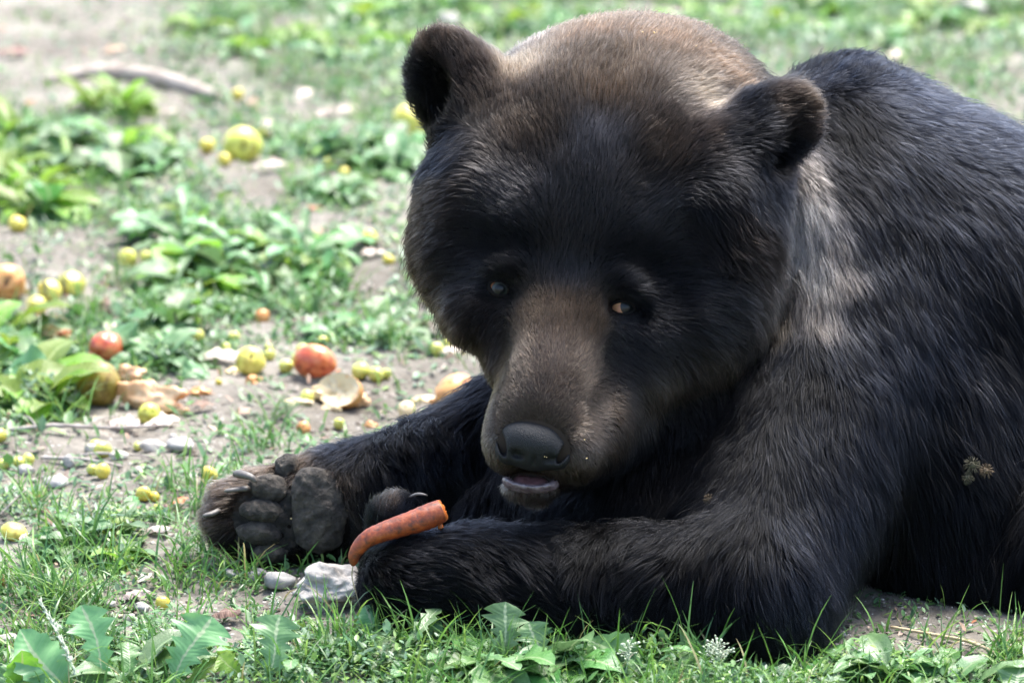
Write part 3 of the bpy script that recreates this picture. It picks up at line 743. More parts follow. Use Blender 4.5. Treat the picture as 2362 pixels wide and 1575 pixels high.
def ground_material():
    m, nt, p = new_mat('soil')
    tc = nt.nodes.new('ShaderNodeTexCoord')
    def nz(scale, detail=6, rough=0.6):
        n = nd(nt, 'ShaderNodeTexNoise', Scale=float(scale), Detail=float(detail), Roughness=rough)
        nt.links.new(tc.outputs['Object'], n.inputs['Vector']); return n
    a = ramp(nt, [(0.25, (0.145, 0.13, 0.106)), (0.5, (0.252, 0.234, 0.202)), (0.75, (0.385, 0.362, 0.32))], nz(3.5).outputs[0])
    b = ramp(nt, [(0.3, (0.50, 0.46, 0.42)), (0.5, (0.85, 0.83, 0.80)), (0.75, (1.25, 1.22, 1.18))], nz(60, 8, 0.7).outputs[0])
    mx = nt.nodes.new('ShaderNodeMix'); mx.data_type = 'RGBA'; mx.blend_type = 'MULTIPLY'; mx.inputs[0].default_value = 1.0
    nt.links.new(a.outputs[0], mx.inputs[6]); nt.links.new(b.outputs[0], mx.inputs[7])
    v = nd(nt, 'ShaderNodeTexVoronoi', Scale=95.0); nt.links.new(tc.outputs['Object'], v.inputs['Vector'])
    gr = ramp(nt, [(0.0, (1, 1, 1)), (0.18, (1, 1, 1)), (0.30, (0, 0, 0))], v.outputs['Distance'])
    spk = ramp(nt, [(0.55, (0, 0, 0)), (0.62, (1, 1, 1))], v.outputs['Color'])
    mu = nt.nodes.new('ShaderNodeMath'); mu.operation = 'MULTIPLY'
    nt.links.new(gr.outputs[0], mu.inputs[0]); nt.links.new(spk.outputs[0], mu.inputs[1])
    mx2 = nt.nodes.new('ShaderNodeMix'); mx2.data_type = 'RGBA'
    nt.links.new(mu.outputs[0], mx2.inputs[0]); nt.links.new(mx.outputs[2], mx2.inputs[6])
    mx2.inputs[7].default_value = (0.46, 0.43, 0.39, 1)
    nt.links.new(mx2.outputs[2], p.inputs['Base Color'])
    p.inputs['Roughness'].default_value = 0.9; p.inputs['Specular IOR Level'].default_value = 0.25
    bm1 = nd(nt, 'ShaderNodeBump', Strength=0.9, Distance=0.006)
    ad = nt.nodes.new('ShaderNodeMath'); ad.operation = 'MULTIPLY_ADD'; ad.inputs[1].default_value = 0.5
    nt.links.new(mu.outputs[0], ad.inputs[0]); nt.links.new(nz(130, 8, 0.75).outputs[0], ad.inputs[2])
    nt.links.new(ad.outputs[0], bm1.inputs['Height']); nt.links.new(bm1.outputs[0], p.inputs['Normal'])
    return m
M['soil'] = ground_material()
tag(link('ground', mesh_np('ground', gvv, gff), M['soil']), kind='structure')

# ------------------------------------------------------------------ stones
def blob(seed, sx, sy, sz, sub=3, rough=0.35, freq=1.6, facet=0.0):
    bm = bmesh.new(); bmesh.ops.create_icosphere(bm, subdivisions=sub, radius=1.0)
    v = np.array([tuple(x.co) for x in bm.verts])
    n = fbm(v*freq+seed*7.3, seed, 4)
    if facet:
        rng = np.random.default_rng(seed)
        for _ in range(7):
            d = rng.normal(0, 1, 3); d /= np.linalg.norm(d); lim = rng.uniform(0.55, 0.85)
            e = v@d; v = v-np.maximum(e-lim, 0)[:, None]*d*facet
    v = v*(1+rough*n)[:, None]*np.array([sx, sy, sz])
    f = np.array([[x.index for x in q.verts] for q in bm.faces]); bm.free()
    return v, f
M['stone'] = noise_mat('grey_stone', [(0.3, (0.20, 0.19, 0.175)), (0.55, (0.34, 0.325, 0.30)), (0.75, (0.48, 0.46, 0.43))], 55, 0.9, 0.7, 240)
M['stone_pale'] = noise_mat('pale_stone', [(0.3, (0.28, 0.25, 0.21)), (0.7, (0.52, 0.48, 0.43))], 60, 0.85, 0.6, 240)
M['rock'] = noise_mat('rough_limestone', [(0.28, (0.17, 0.15, 0.12)), (0.45, (0.38, 0.345, 0.30)), (0.7, (0.60, 0.56, 0.50))], 48, 0.95, 0.8, 130, bdist=0.004)
def stone(px, py, w, h, label, mat='stone', seed=1, group=None, d=None, facet=0.8, rough=0.18, name='stone', sub=3, sink=0.3, rz=0.0):
    """w, h: width and height in photograph pixels where it lies"""
    p = gpt(px, py); s = (np.linalg.norm(p-CAMP))/FPX
    sx, sz = w*s*0.5, h*s*0.5
    v, f = blob(seed, sx, (d*s*0.5 if d else sx*0.8), sz, sub, rough, 1.7, facet)
    o = link(name, mesh_np(name, v, f), M[mat], None, (p[0], p[1], p[2]+sz*(1-sink)), (0, 0, rz))
    return tag(o, label, 'stone', group)
rk = stone(770, 1412, 180, 96, 'rough pale limestone rock with a crusty surface beside the bear\'s near paw', 'rock', 11, None, 140, 0.35, 0.34, 'rock', 5, 0.25)
rk['category'] = 'rock'
stone(645, 1362, 74, 52, 'smooth grey stone on bare soil left of the pale rock', 'stone', 3)
stone(585, 1336, 66, 34, 'flat grey-brown stone tucked below the raised paw', 'stone', 4)
stone(530, 1336, 60, 30, 'dark grey pebble under the toes of the raised paw', 'stone', 5)
stone(688, 1383, 30, 20, 'small off-white pebble just left of the pale rock', 'stone_pale', 6)
stone(668, 1352, 24, 18, 'small brown-grey pebble between the smooth grey stone and the rock', 'stone', 16)
stone(298, 1424, 34, 30, 'angular white stone in the foreground grass left of the red seed', 'stone_pale', 7)
stone(328, 1408, 40, 26, 'rounded grey stone next to the angular white stone', 'stone', 8)
stone(255, 1398, 30, 18, 'low beige pebble near the foot of the tall grass tuft', 'stone_pale', 9)
stone(18, 1480, 52, 34, 'pale grey stone at the left edge among foreground leaves', 'stone_pale', 10)
stone(170, 1432, 26, 20, 'dark soil-coloured pebble on bare ground behind the dandelion leaf', 'stone', 12)
stone(355, 1042, 64, 34, 'white stone lying behind the yellow grape near the twig', 'stone_pale', 13)
stone(418, 1048, 70, 34, 'flat grey stone on bare soil above the grass tuft', 'stone', 14)
stone(60, 1092, 42, 28, 'whitish stone on bare soil below the thin twig', 'stone_pale', 15)
stone(160, 1082, 32, 36, 'upright dark grey pebble between the thin twigs', 'stone', 17)
stone(135, 1122, 62, 28, 'low grey stone half sunk in bare soil left of the grape', 'stone', 18)
stone(215, 1045, 40, 26, 'pale beige stone right behind the pair of grapes', 'stone_pale', 19)
stone(322, 1098, 30, 18, 'small pale pebble on open soil right of the grapes', 'stone_pale', 20)
stone(275, 1070, 46, 22, 'flat beige pebble beside the crossing twigs', 'stone_pale', 30)
stone(1944, 1471, 18, 18, 'small cream stone on the soil in front of the bear\'s elbow', 'stone_pale', 21)
stone(2204, 1548, 26, 22, 'bright white angular stone at the lower right edge of the soil', 'stone_pale', 22)
stone(2232, 1532, 26, 20, 'grey-mauve pebble touching the bright white stone', 'stone', 23)
stone(2215, 1520, 30, 20, 'blue-grey pebble behind the bright white stone', 'stone', 24)
stone(2078, 1512, 18, 14, 'tiny white pebble beside the broad leaf under the straw', 'stone_pale', 25)
stone(2262, 1552, 22, 16, 'rounded pale grey pebble right of the bright white stone', 'stone', 26)
stone(2140, 1502, 30, 12, 'flat pale pebble below the dry straw', 'stone_pale', 27)
stone(1030, 62, 52, 60, 'pale whitish stone behind the bear\'s upright ear', 'stone_pale', 28, rough=0.25)
stone(2240, 30, 70, 46, 'pale pinkish stone in the grass far behind the bear', 'stone_pale', 29, rough=0.25)

# gravel and crumbs of soil, too many to count
def scatter_px(n, rng, x0=-420, x1=2800, y0=-120, y1=1700):
    return rng.uniform(x0, x1, n), rng.uniform(y0, y1, n)
def unproject(px, py):
    d = CF[None]+((px-PCX)/FPX)[:, None]*CR-((py-PCY)/FPX)[:, None]*CU
    t = -CAM_H/d[:, 2]
    P = CAMP+t[:, None]*d
    P[:, 2] = gh(P[:, 0], P[:, 1])
    return P
def clear_of_bear(P, margin=0.0, h=0.03):
    q = P.copy(); q[:, 2] += h
    hi = lo_+r_*(np.array(V_.shape)-1)
    inside = np.all((q > lo_+0.01) & (q < hi-0.01), 1)
    d = np.full(len(P), 1.0)
    if inside.any(): d[inside] = body_sd(q[inside])
    return d > margin
def instance_np(protos, which, P, Rz, S, tilt=None):
    """join many copies of a few small shapes into one vertex / face list; protos: list of (v, f)"""
    Vs, Fs, Ids, base = [], [], [], 0
    for k, (v, f) in enumerate(protos):
        sel = np.where(which == k)[0]
        if len(sel) == 0: continue
        c, s = np.cos(Rz[sel]), np.sin(Rz[sel])
        vv = v[None]*S[sel][:, None, None]
        if tilt is not None:
            ct, st = np.cos(tilt[sel])[:, None], np.sin(tilt[sel])[:, None]
            x = vv[..., 0]*ct-vv[..., 2]*st; z = vv[..., 0]*st+vv[..., 2]*ct
            vv = np.stack([x, vv[..., 1], z], -1)
        x = vv[..., 0]*c[:, None]-vv[..., 1]*s[:, None]; y = vv[..., 0]*s[:, None]+vv[..., 1]*c[:, None]
        out = np.stack([x, y, vv[..., 2]], -1)+P[sel][:, None]
        n, m = len(sel), len(v)
        Vs.append(out.reshape(-1, 3)); Fs.append((f[None]+(base+m*np.arange(n))[:, None, None]).reshape(-1, f.shape[1]))
        Ids.append(np.repeat(sel, m)); base += n*m
    return np.concatenate(Vs), np.concatenate(Fs), np.concatenate(Ids)
def color_attr(me, cols):
    at = me.color_attributes.new('tint', 'FLOAT_COLOR', 'POINT')
    at.data.foreach_set('color', np.concatenate([cols, np.ones((len(cols), 1))], 1).astype(np.float32).ravel())
def tint_mat(name, rough=0.9, spec=0.3, bump=0.3, bscale=300):
    m, nt, p = new_mat(name)
    a = nt.nodes.new('ShaderNodeAttribute'); a.attribute_name = 'tint'
    tc = nt.nodes.new('ShaderNodeTexCoord'); n = nd(nt, 'ShaderNodeTexNoise', Scale=float(bscale), Detail=5.0)
    nt.links.new(tc.outputs['Object'], n.inputs['Vector'])
    r = ramp(nt, [(0.3, (0.7, 0.7, 0.7)), (0.7, (1.15, 1.15, 1.15))], n.outputs[0])
    mx = nt.nodes.new('ShaderNodeMix'); mx.data_type = 'RGBA'; mx.blend_type = 'MULTIPLY'; mx.inputs[0].default_value = 1.0
    nt.links.new(a.outputs['Color'], mx.inputs[6]); nt.links.new(r.outputs[0], mx.inputs[7]); nt.links.new(mx.outputs[2], p.inputs['Base Color'])
    p.inputs['Roughness'].default_value = rough; p.inputs['Specular IOR Level'].default_value = spec
    if bump:
        b = nd(nt, 'ShaderNodeBump', Strength=bump, Distance=0.002); nt.links.new(n.outputs[0], b.inputs['Height']); nt.links.new(b.outputs[0], p.inputs['Normal'])
    return m
M['gravel'] = tint_mat('gravel')
rng = np.random.default_rng(21)
n = 16000
gxp, gyp = scatter_px(n, rng)
GP = unproject(gxp, gyp)
keep = (fbm(np.stack([GP[:, 0]*3, GP[:, 1]*3, GP[:, 0]*0], 1), 44, 2) + rng.uniform(-.6, .6, n) > -0.15) & clear_of_bear(GP, -0.02)
GP = GP[keep]; n = len(GP)
protos = [blob(50+k, 1, 0.8, 0.55, 1, 0.3, 1.5, 0.7) for k in range(6)]
sz = 0.0011+0.0042*rng.random(n)**4+0.0035*(rng.random(n) < 0.04)
v, f, ids = instance_np(protos, rng.integers(0, 6, n), GP+np.array([0, 0, 0.0005]), rng.uniform(0, 6.28, n), sz)
pal = np.array([(.20, .165, .13), (.30, .26, .22), (.42, .38, .33), (.58, .54, .49), (.14, .11, .085)])
cols = pal[rng.choice(5, n, p=[.3, .3, .2, .08, .12])]*rng.uniform(.8, 1.15, (n, 1))
me = mesh_np('gravel', v, f, smooth=False); color_attr(me, cols[ids])
tag(link('gravel', me, M['gravel']), 'small grey and beige gravel and soil crumbs strewn over bare ground', 'gravel', kind='stuff')

# ------------------------------------------------------------------ leaves
def leaf_material(name, dark, light, vein, trans=0.3, rough=0.42, nerves=14.0, parallel=False):
    m = bpy.data.materials.new(name); m.use_nodes = True
    nt = m.node_tree; p = nt.nodes['Principled BSDF']; out = nt.nodes['Material Output']
    ac = nt.nodes.new('ShaderNodeAttribute'); ac.attribute_name = 'across'
    al = nt.nodes.new('ShaderNodeAttribute'); al.attribute_name = 'along'
    oi = nt.nodes.new('ShaderNodeObjectInfo')
    tc = nt.nodes.new('ShaderNodeTexCoord')
    n = nd(nt, 'ShaderNodeTexNoise', Scale=45.0, Detail=5.0); nt.links.new(tc.outputs['Object'], n.inputs['Vector'])
    base = ramp(nt, [(0.3, dark), (0.7, light)], n.outputs[0])
    hs = nt.nodes.new('ShaderNodeHueSaturation')
    mr = nd(nt, 'ShaderNodeMapRange'); mr.inputs[3].default_value = 0.7; mr.inputs[4].default_value = 1.35; nt.links.new(oi.outputs['Random'], mr.inputs[0])
    mh = nd(nt, 'ShaderNodeMapRange'); mh.inputs[3].default_value = 0.475; mh.inputs[4].default_value = 0.525; nt.links.new(oi.outputs['Random'], mh.inputs[0])
    nt.links.new(mr.outputs[0], hs.inputs['Value']); nt.links.new(mh.outputs[0], hs.inputs['Hue']); nt.links.new(base.outputs[0], hs.inputs['Color'])
    # pale midrib and side nerves
    ab = nt.nodes.new('ShaderNodeMath'); ab.operation = 'ABSOLUTE'; nt.links.new(ac.outputs['Fac'], ab.inputs[0])
    rib = ramp(nt, [(0.0, (1, 1, 1)), (0.05, (1, 1, 1)), (0.11, (0, 0, 0))], ab.outputs[0])
    ph = nt.nodes.new('ShaderNodeMath'); ph.operation = 'MULTIPLY_ADD'
    if parallel:
        nt.links.new(ac.outputs['Fac'], ph.inputs[0]); ph.inputs[1].default_value = 12.0; ph.inputs[2].default_value = 0.0
    else:
        nt.links.new(al.outputs['Fac'], ph.inputs[0]); ph.inputs[1].default_value = nerves*6.28
        m8 = nt.nodes.new('ShaderNodeMath'); m8.operation = 'MULTIPLY'; m8.inputs[1].default_value = -10.0
        nt.links.new(ab.outputs[0], m8.inputs[0]); nt.links.new(m8.outputs[0], ph.inputs[2])
    sn = nt.nodes.new('ShaderNodeMath'); sn.operation = 'SINE'; nt.links.new(ph.outputs[0], sn.inputs[0])
    nv = ramp(nt, [(0.86, (0, 0, 0)), (1.0, (0.13, 0.13, 0.13))], sn.outputs[0])
    ad = nt.nodes.new('ShaderNodeMath'); ad.operation = 'MAXIMUM'; nt.links.new(rib.outputs[0], ad.inputs[0]); nt.links.new(nv.outputs[0], ad.inputs[1])
    mx = nt.nodes.new('ShaderNodeMix'); mx.data_type = 'RGBA'
    nt.links.new(ad.outputs[0], mx.inputs[0]); nt.links.new(hs.outputs[0], mx.inputs[6]); mx.inputs[7].default_value = (*vein, 1)
    nt.links.new(mx.outputs[2], p.inputs['Base Color'])
    p.inputs['Roughness'].default_value = rough; p.inputs['Specular IOR Level'].default_value = 0.6
    b = nd(nt, 'ShaderNodeBump', Strength=0.35, Distance=0.0012)
    hh = nt.nodes.new('ShaderNodeMath'); hh.operation = 'MULTIPLY_ADD'; hh.inputs[1].default_value = -0.22
    nt.links.new(sn.outputs[0], hh.inputs[0]); nt.links.new(n.outputs[0], hh.inputs[2]); nt.links.new(hh.outputs[0], b.inputs['Height'])
    nt.links.new(b.outputs[0], p.inputs['Normal'])
    tl = nt.nodes.new('ShaderNodeBsdfTranslucent'); nt.links.new(mx.outputs[2], tl.inputs['Color'])
    ms = nt.nodes.new('ShaderNodeMixShader'); ms.inputs[0].default_value = trans
    nt.links.new(p.outputs[0], ms.inputs[1]); nt.links.new(tl.outputs[0], ms.inputs[2]); nt.links.new(ms.outputs[0], out.inputs['Surface'])
    return m
M['leaf'] = leaf_material('weed_leaf', (0.06, 0.155, 0.035), (0.125, 0.26, 0.07), (0.26, 0.36, 0.17))
M['leaf_blue'] = leaf_material('dandelion_leaf', (0.105, 0.235, 0.085), (0.18, 0.33, 0.13), (0.34, 0.42, 0.24))
M['leaf_plantain'] = leaf_material('plantain_leaf', (0.08, 0.175, 0.06), (0.15, 0.27, 0.11), (0.24, 0.33, 0.16), parallel=True)
M['leaf_yellow'] = leaf_material('young_leaf', (0.13, 0.25, 0.02), (0.24, 0.38, 0.05), (0.34, 0.42, 0.14), trans=0.45)
M['dry'] = leaf_material('dry_leaf', (0.24, 0.13, 0.085), (0.46, 0.30, 0.22), (0.5, 0.37, 0.28), trans=0.2, rough=0.7)
M['dry_dark'] = leaf_material('dark_dry_leaf', (0.09, 0.045, 0.03), (0.19, 0.10, 0.07), (0.26, 0.17, 0.12), trans=0.1, rough=0.7)
M['dry_pale'] = leaf_material('pale_dry_leaf', (0.42, 0.33, 0.27), (0.62, 0.52, 0.45), (0.66, 0.57, 0.48), trans=0.15, rough=0.75)
M['dry_rust'] = leaf_material('rust_leaf', (0.30, 0.08, 0.03), (0.50, 0.19, 0.08), (0.5, 0.26, 0.12), trans=0.2, rough=0.6)

def profile(kind, t, rng=None):
    if kind == 'plantain':
        pet = 0.22; u = np.clip((t-pet)/(1-pet), 0, 1)
        return np.where(t < pet, 0.07, np.maximum(0.07, np.sin(np.pi*u**0.8)**0.8))*(t < 0.999)
    if kind == 'dandelion':
        env = np.clip(0.12+1.0*t, 0, 1)*np.clip((1.0-t)*4.5, 0, 1)**0.6
        saw = (t*6.3+0.15) % 1.0
        return np.maximum(0.06, env*np.where(t < 0.82, 0.42+0.62*saw**1.4, 1.0))*(t < 0.999)
    if kind == 'broad':
        env = np.sin(np.pi*np.clip(t, 0, 1)**0.75)**0.7*np.clip(0.15+t*1.4, 0, 1)
        return np.maximum(0.05, env*(0.92+0.10*np.sin(t*44)))*(t < 0.999)
    if kind == 'oak':
        env = np.sin(np.pi*np.clip(t, 0, 1)**1.1)**0.55
        return np.maximum(0.05, env*(0.66+0.36*np.abs(np.sin(t*13))))*(t < 0.999)
    return np.maximum(0.03, np.sin(np.pi*np.clip(t, 0, 1)**0.85)**0.9)*(t < 0.999)
def leaf_geo(kind, spine, side, up, W, nt_=18, na=6, fold=0.25, wave=0.12, seed=0, curl=0.0):
    """a leaf laid along a spine (n,3); side, up: unit vectors per spine point"""
    rng = np.random.default_rng(seed)
    n = len(spine); t = np.linspace(0, 1, n); w = profile(kind, t)*W*0.5
    a = np.linspace(-1, 1, na+1)
    ph = rng.uniform(0, 6.28, 3)
    V = np.empty((n, na+1, 3))
    for j, x in enumerate(a):
        z = fold*abs(x)*w + wave*w*np.sin(t*11+ph[0]+x*1.5)*x*x + wave*0.7*w*np.sin(t*23+ph[1])*abs(x) - curl*w*x*x
        V[:, j] = spine + side*(w*x)[:, None] + up*z[:, None]
    i = np.arange(n*(na+1)).reshape(n, na+1)
    F = np.stack([i[:-1, :-1], i[1:, :-1], i[1:, 1:], i[:-1, 1:]], -1).reshape(-1, 4)
    return V.reshape(-1, 3), F, np.tile(a, n), np.repeat(t, na+1)
def leaf_mesh(name, geo):
    v, f, ac, al = geo
    me = mesh_np(name, v, f)
    for nm, d in (('across', ac), ('along', al)):
        at = me.attributes.new(nm, 'FLOAT', 'POINT'); at.data.foreach_set('value', np.asarray(d, np.float32))
    return me
def arc_leaf(kind, L, W, rise, droop, seed, n=16, na=4, fold=0.25, wave=0.14, curl=0.0, twist=0.0):
    t = np.linspace(0, 1, n); th = math.radians(rise)-math.radians(droop)*t
    dx = np.cos(th)*L/(n-1); dz = np.sin(th)*L/(n-1)
    x = np.concatenate([[0], np.cumsum(dx[:-1])]); z = np.concatenate([[0], np.cumsum(dz[:-1])])
    sp = np.stack([x, 0.05*L*np.sin(t*3+seed)*t, z], 1)
    tw = math.radians(twist)*t
    side = np.stack([0*t, np.cos(tw), np.sin(tw)], 1); up0 = np.stack([-np.sin(th), 0*t, np.cos(th)], 1)
    up = up0*np.cos(tw)[:, None]-np.stack([0*t, np.sin(tw), 0*t], 1)
    return leaf_geo(kind, sp, side, up, W, fold=fold, wave=wave, seed=seed, curl=curl, na=na)
def leaf_from_to(kind, a, b, W, seed=0, bow=0.15, face=None, fold=0.2, wave=0.12, n=22, na=6, curl=0.0, mid=None):
    """a single leaf from its foot a to its tip b, bowed, its upper face turned towards `face`"""
    a, b = np.array(a, float), np.array(b, float); t = np.linspace(0, 1, n)
    ax = b-a; L = np.linalg.norm(ax)
    fv = np.array(face if face is not None else (0, -0.8, 0.6), float)
    s = np.cross(fv, ax); s /= np.linalg.norm(s); u = np.cross(ax/L, s)
    sp = a+ax*t[:, None]+u*(bow*L*np.sin(np.pi*t)*(1-0.3*t))[:, None]+s*(0.04*L*np.sin(t*5+seed))[:, None]
    return leaf_geo(kind, sp, np.tile(s, (n, 1)), np.tile(u, (n, 1)), W, fold=fold, wave=wave, seed=seed, na=na, curl=curl)

# variants that the low plants share
VAR = {
    'plantain': [leaf_mesh('leaf', arc_leaf('plantain', 1, 0.42+0.05*(k % 3), 48-9*k, 70+6*k, k, fold=0.3, wave=0.10)) for k in range(5)],
    'dandelion': [leaf_mesh('leaf', arc_leaf('dandelion', 1, 0.27+0.03*(k % 2), 50-9*k, 60+8*k, 10+k, n=26, fold=0.25, wave=0.16)) for k in range(5)],
    'broad': [leaf_mesh('leaf', arc_leaf('broad', 1, 0.55+0.06*(k % 3), 42-8*k, 62+9*k, 20+k, fold=0.22, wave=0.16)) for k in range(5)],
    'lance': [leaf_mesh('leaf', arc_leaf('lance', 1, 0.20, 62-10*k, 50+12*k, 30+k, fold=0.3, wave=0.08)) for k in range(5)],
}
LEAFMAT = {'plantain': 'leaf_plantain', 'dandelion': 'leaf_blue', 'broad': 'leaf', 'lance': 'leaf_yellow'}
VARM = {k: VAR[k] for k in VAR}
for k in VAR:
    for me in VAR[k]: me.materials.append(M[LEAFMAT[k]])
YV = [m_.copy() for m_ in VAR['plantain']]
for me in YV: me.materials.clear(); me.materials.append(M['leaf_yellow'])
VARM['young'] = YV
def rosette(kind, pos, n, size, seed, label, cat, group, name):
    r = np.random.default_rng(seed)
    e = empty(name, pos)
    tag(e, label, cat, group)
    a0 = r.uniform(0, 6.28)
    for k in range(n):
        me = VARM[kind][int(r.integers(0, 5))]
        s = size*r.uniform(0.65, 1.15)
        link('leaf', me, None, e, (r.normal(0, 0.004), r.normal(0, 0.004), 0.001), (r.normal(0, 0.18), r.normal(-0.08, 0.18), a0+k*2.4+r.normal(0, 0.3)), (s, s*r.uniform(0.85, 1.15), s))
    return e

# ------------------------------------------------------------------ where things grow (ellipses on the photograph, turned into ground)
GREEN = [  # px, py, rx, ry, weight
    (850, 40, 460, 100, 1.0), (1300, 20, 560, 110, 1.0), (1900, 30, 560, 120, 1.0), (2300, 60, 300, 120, .8), (600, 110, 260, 90, .8), (700, 130, 240, 80, .75), (480, 60, 160, 60, .6), (2280, 170, 140, 70, .45),
    (600, 210, 330, 60, .5), (700, 380, 240, 60, .45), (760, 640, 260, 90, .35), (250, 480, 260, 60, .6),
    (300, 225, 150, 55, .8), (130, 390, 230, 130, 1.0), (330, 420, 150, 90, .7), (650, 330, 190, 80, .55), (830, 330, 160, 110, .9), (880, 180, 160, 80, .8),
    (750, 470, 150, 45, .5), (480, 560, 260, 60, .95), (560, 650, 230, 80, 1.0), (330, 640, 120, 60, .6), (880, 760, 220, 40, .6), (950, 650, 120, 60, .35),
    (90, 780, 170, 110, 1.0), (160, 920, 210, 80, .95), (420, 800, 120, 70, .7), (480, 870, 80, 40, .3), (600, 990, 80, 40, .35), (330, 700, 120, 50, .7),
    (250, 1240, 300, 80, .5), (60, 1180, 100, 60, .6), (420, 1320, 260, 60, .7), (120, 1370, 180, 60, .6), (500, 1210, 90, 90, .5), (720, 1290, 130, 50, .7),
    (300, 1540, 420, 80, 1.0), (800, 1520, 320, 80, 1.0), (1250, 1530, 460, 70, 1.1), (2000, 1560, 260, 45, .6), (2330, 1540, 60, 50, .6), (1700, 1600, 900, 60, .9), (600, 1440, 160, 40, .5),
    (-200, 300, 200, 300, .7), (-250, 900, 220, 300, .7), (-250, 1400, 220, 200, .7), (2600, 250, 250, 250, .6),
]
BARE = [(80, 120, 300, 130, .8), (620, 265, 150, 40, .5), (780, 560, 150, 60, .4), (180, 590, 210, 45, .8), (620, 940, 260, 70, .6), (200, 1110, 260, 70, .85), (2100, 1470, 260, 60, .9), (500, 1400, 200, 35, .5), (960, 470, 60, 100, .4), (2300, 240, 90, 40, .4), (840, 430, 120, 40, .4)]
AVOID = [(560, 348, 44), (478, 352, 19), (518, 392, 16), (955, 272, 43), (226, 880, 54), (245, 788, 40), (15, 645, 46), (165, 640, 31), (115, 658, 28), (85, 688, 24), (578, 830, 34), (605, 703, 20), (938, 920, 21),
         (345, 945, 26), (33, 1220, 30), (295, 585, 22), (727, 842, 54), (785, 890, 56), (1045, 888, 60), (125, 740, 34), (350, 905, 70), (505, 828, 70), (853, 562, 18), (896, 602, 13), (40, 523, 20), (338, 588, 16), (990, 690, 17),
         (455, 765, 16), (697, 793, 14), (622, 815, 14), (660, 850, 17), (684, 836, 14), (708, 912, 16), (832, 856, 20), (868, 862, 19), (758, 378, 15), (793, 402, 14), (548, 200, 14), (238, 1043, 19), (238, 1104, 17), (66, 1058, 15), (483, 1117, 19), (332, 1160, 17), (782, 958, 14),
         (250, 165, 40), (320, 165, 40), (400, 185, 40), (180, 170, 40), (855, 600, 40), (718, 498, 30), (700, 212, 30), (780, 262, 50), (622, 412, 40), (285, 985, 40), (365, 1252, 40), (525, 1442, 40), (645, 1362, 40), (785, 1380, 60), (150, 998, 40), (300, 998, 40), (430, 1420, 16), (298, 1424, 20)]
def beyond(n, rng):
    """the same growth goes on outside the picture, thinner"""
    x, y = rng.uniform(-1300, 3600, n), rng.uniform(-440, 2300, n)
    k = (x < -420) | (x > 2800) | (y < -120) | (y > 1700)
    return x[k], y[k]
def avoid(px, py):
    k = np.ones_like(px, float)
    for (x, y, r) in AVOID: k = k*(1-np.exp(-((((px-x)/(1.15*r+10))**2+((py-y-.75*r-6)/(1.0*r+10))**2))**2))
    return k
def green(px, py):
    g = np.zeros_like(px, float)
    for (x, y, a, b, w) in GREEN: g = np.maximum(g, w*np.exp(-(((px-x)/a)**2+((py-y)/b)**2)**1.5*0.8))
    for (x, y, a, b, w) in BARE: g = g*(1-w*np.exp(-(((px-x)/a)**2+((py-y)/b)**2)**1.5))
    out = (px < -150) | (px > 2560) | (py < -60) | (py > 1690)
    g = np.where(out, np.maximum(g, 0.6), g)
    return g*avoid(px, py)

# grass: single blades, far too many to count
M['grass'] = tint_mat('grass_blade', 0.45, 0.5, 0.0, 120)
def leafy_tint(name, trans=0.35, rough=0.45):
    m = tint_mat(name, rough, 0.6, 0.0, 150)
    nt = m.node_tree; p = nt.nodes['Principled BSDF']; out = nt.nodes['Material Output']
    tl = nt.nodes.new('ShaderNodeBsdfTranslucent'); src = p.inputs['Base Color'].links[0].from_socket
    nt.links.new(src, tl.inputs['Color'])
    ms = nt.nodes.new('ShaderNodeMixShader'); ms.inputs[0].default_value = trans
    nt.links.new(p.outputs[0], ms.inputs[1]); nt.links.new(tl.outputs[0], ms.inputs[2]); nt.links.new(ms.outputs[0], out.inputs['Surface'])
    return m
M['grass'] = leafy_tint('grass_blade', 0.35, 0.38)
M['weed'] = leafy_tint('small_weed_leaf', 0.3, 0.42)
def blades(P, L, W, az, lean, bend, rng):
    n = len(P); k = 6; t = np.linspace(0, 1, k)
    d = np.stack([np.cos(az), np.sin(az), 0*az], 1); s = np.stack([-np.sin(az), np.cos(az), 0*az], 1)
    rot = rng.uniform(-1.2, 1.2, n)
    s = s*np.cos(rot)[:, None]+d*np.sin(rot)[:, None]
    pos = P.copy(); V = np.empty((n, k, 2, 3)); th = lean.copy()
    for i in range(k):
        w = W*np.array([0.8, 1.0, 1.0, 0.85, 0.55, 0.08])[i]
        V[:, i, 0] = pos-s*(w*0.5)[:, None]; V[:, i, 1] = pos+s*(w*0.5)[:, None]
        pos = pos+(L/(k-1))[:, None]*(d*np.sin(th)[:, None]+np.array([0, 0, 1.0])*np.cos(th)[:, None]); th = th+bend/(k-1)
    b = (np.arange(n)*k*2)[:, None, None]
    q = np.array([[2*i, 2*i+1, 2*i+3, 2*i+2] for i in range(k-1)])[None]
    return V.reshape(-1, 3), (q+b).reshape(-1, 4), np.repeat(np.arange(n), k*2)
rng = np.random.default_rng(77)
n = 150000
x, y = scatter_px(n, rng); x2, y2 = beyond(60000, rng); x, y = np.concatenate([x, x2]), np.concatenate([y, y2]); n = len(x); P = unproject(x, y)
g = green(x, y)*(0.55+0.75*fbm(np.stack([P[:, 0]*7, P[:, 1]*7, 0*x], 1), 61, 2))
near = np.clip((y-900)/500, 0, 1)
keep = (rng.random(n) < np.clip(g, 0, 1)*(0.26+0.36*near)+0.014) & clear_of_bear(P, 0.012, 0.02)
P = P[keep]; y = y[keep]; n = len(P)
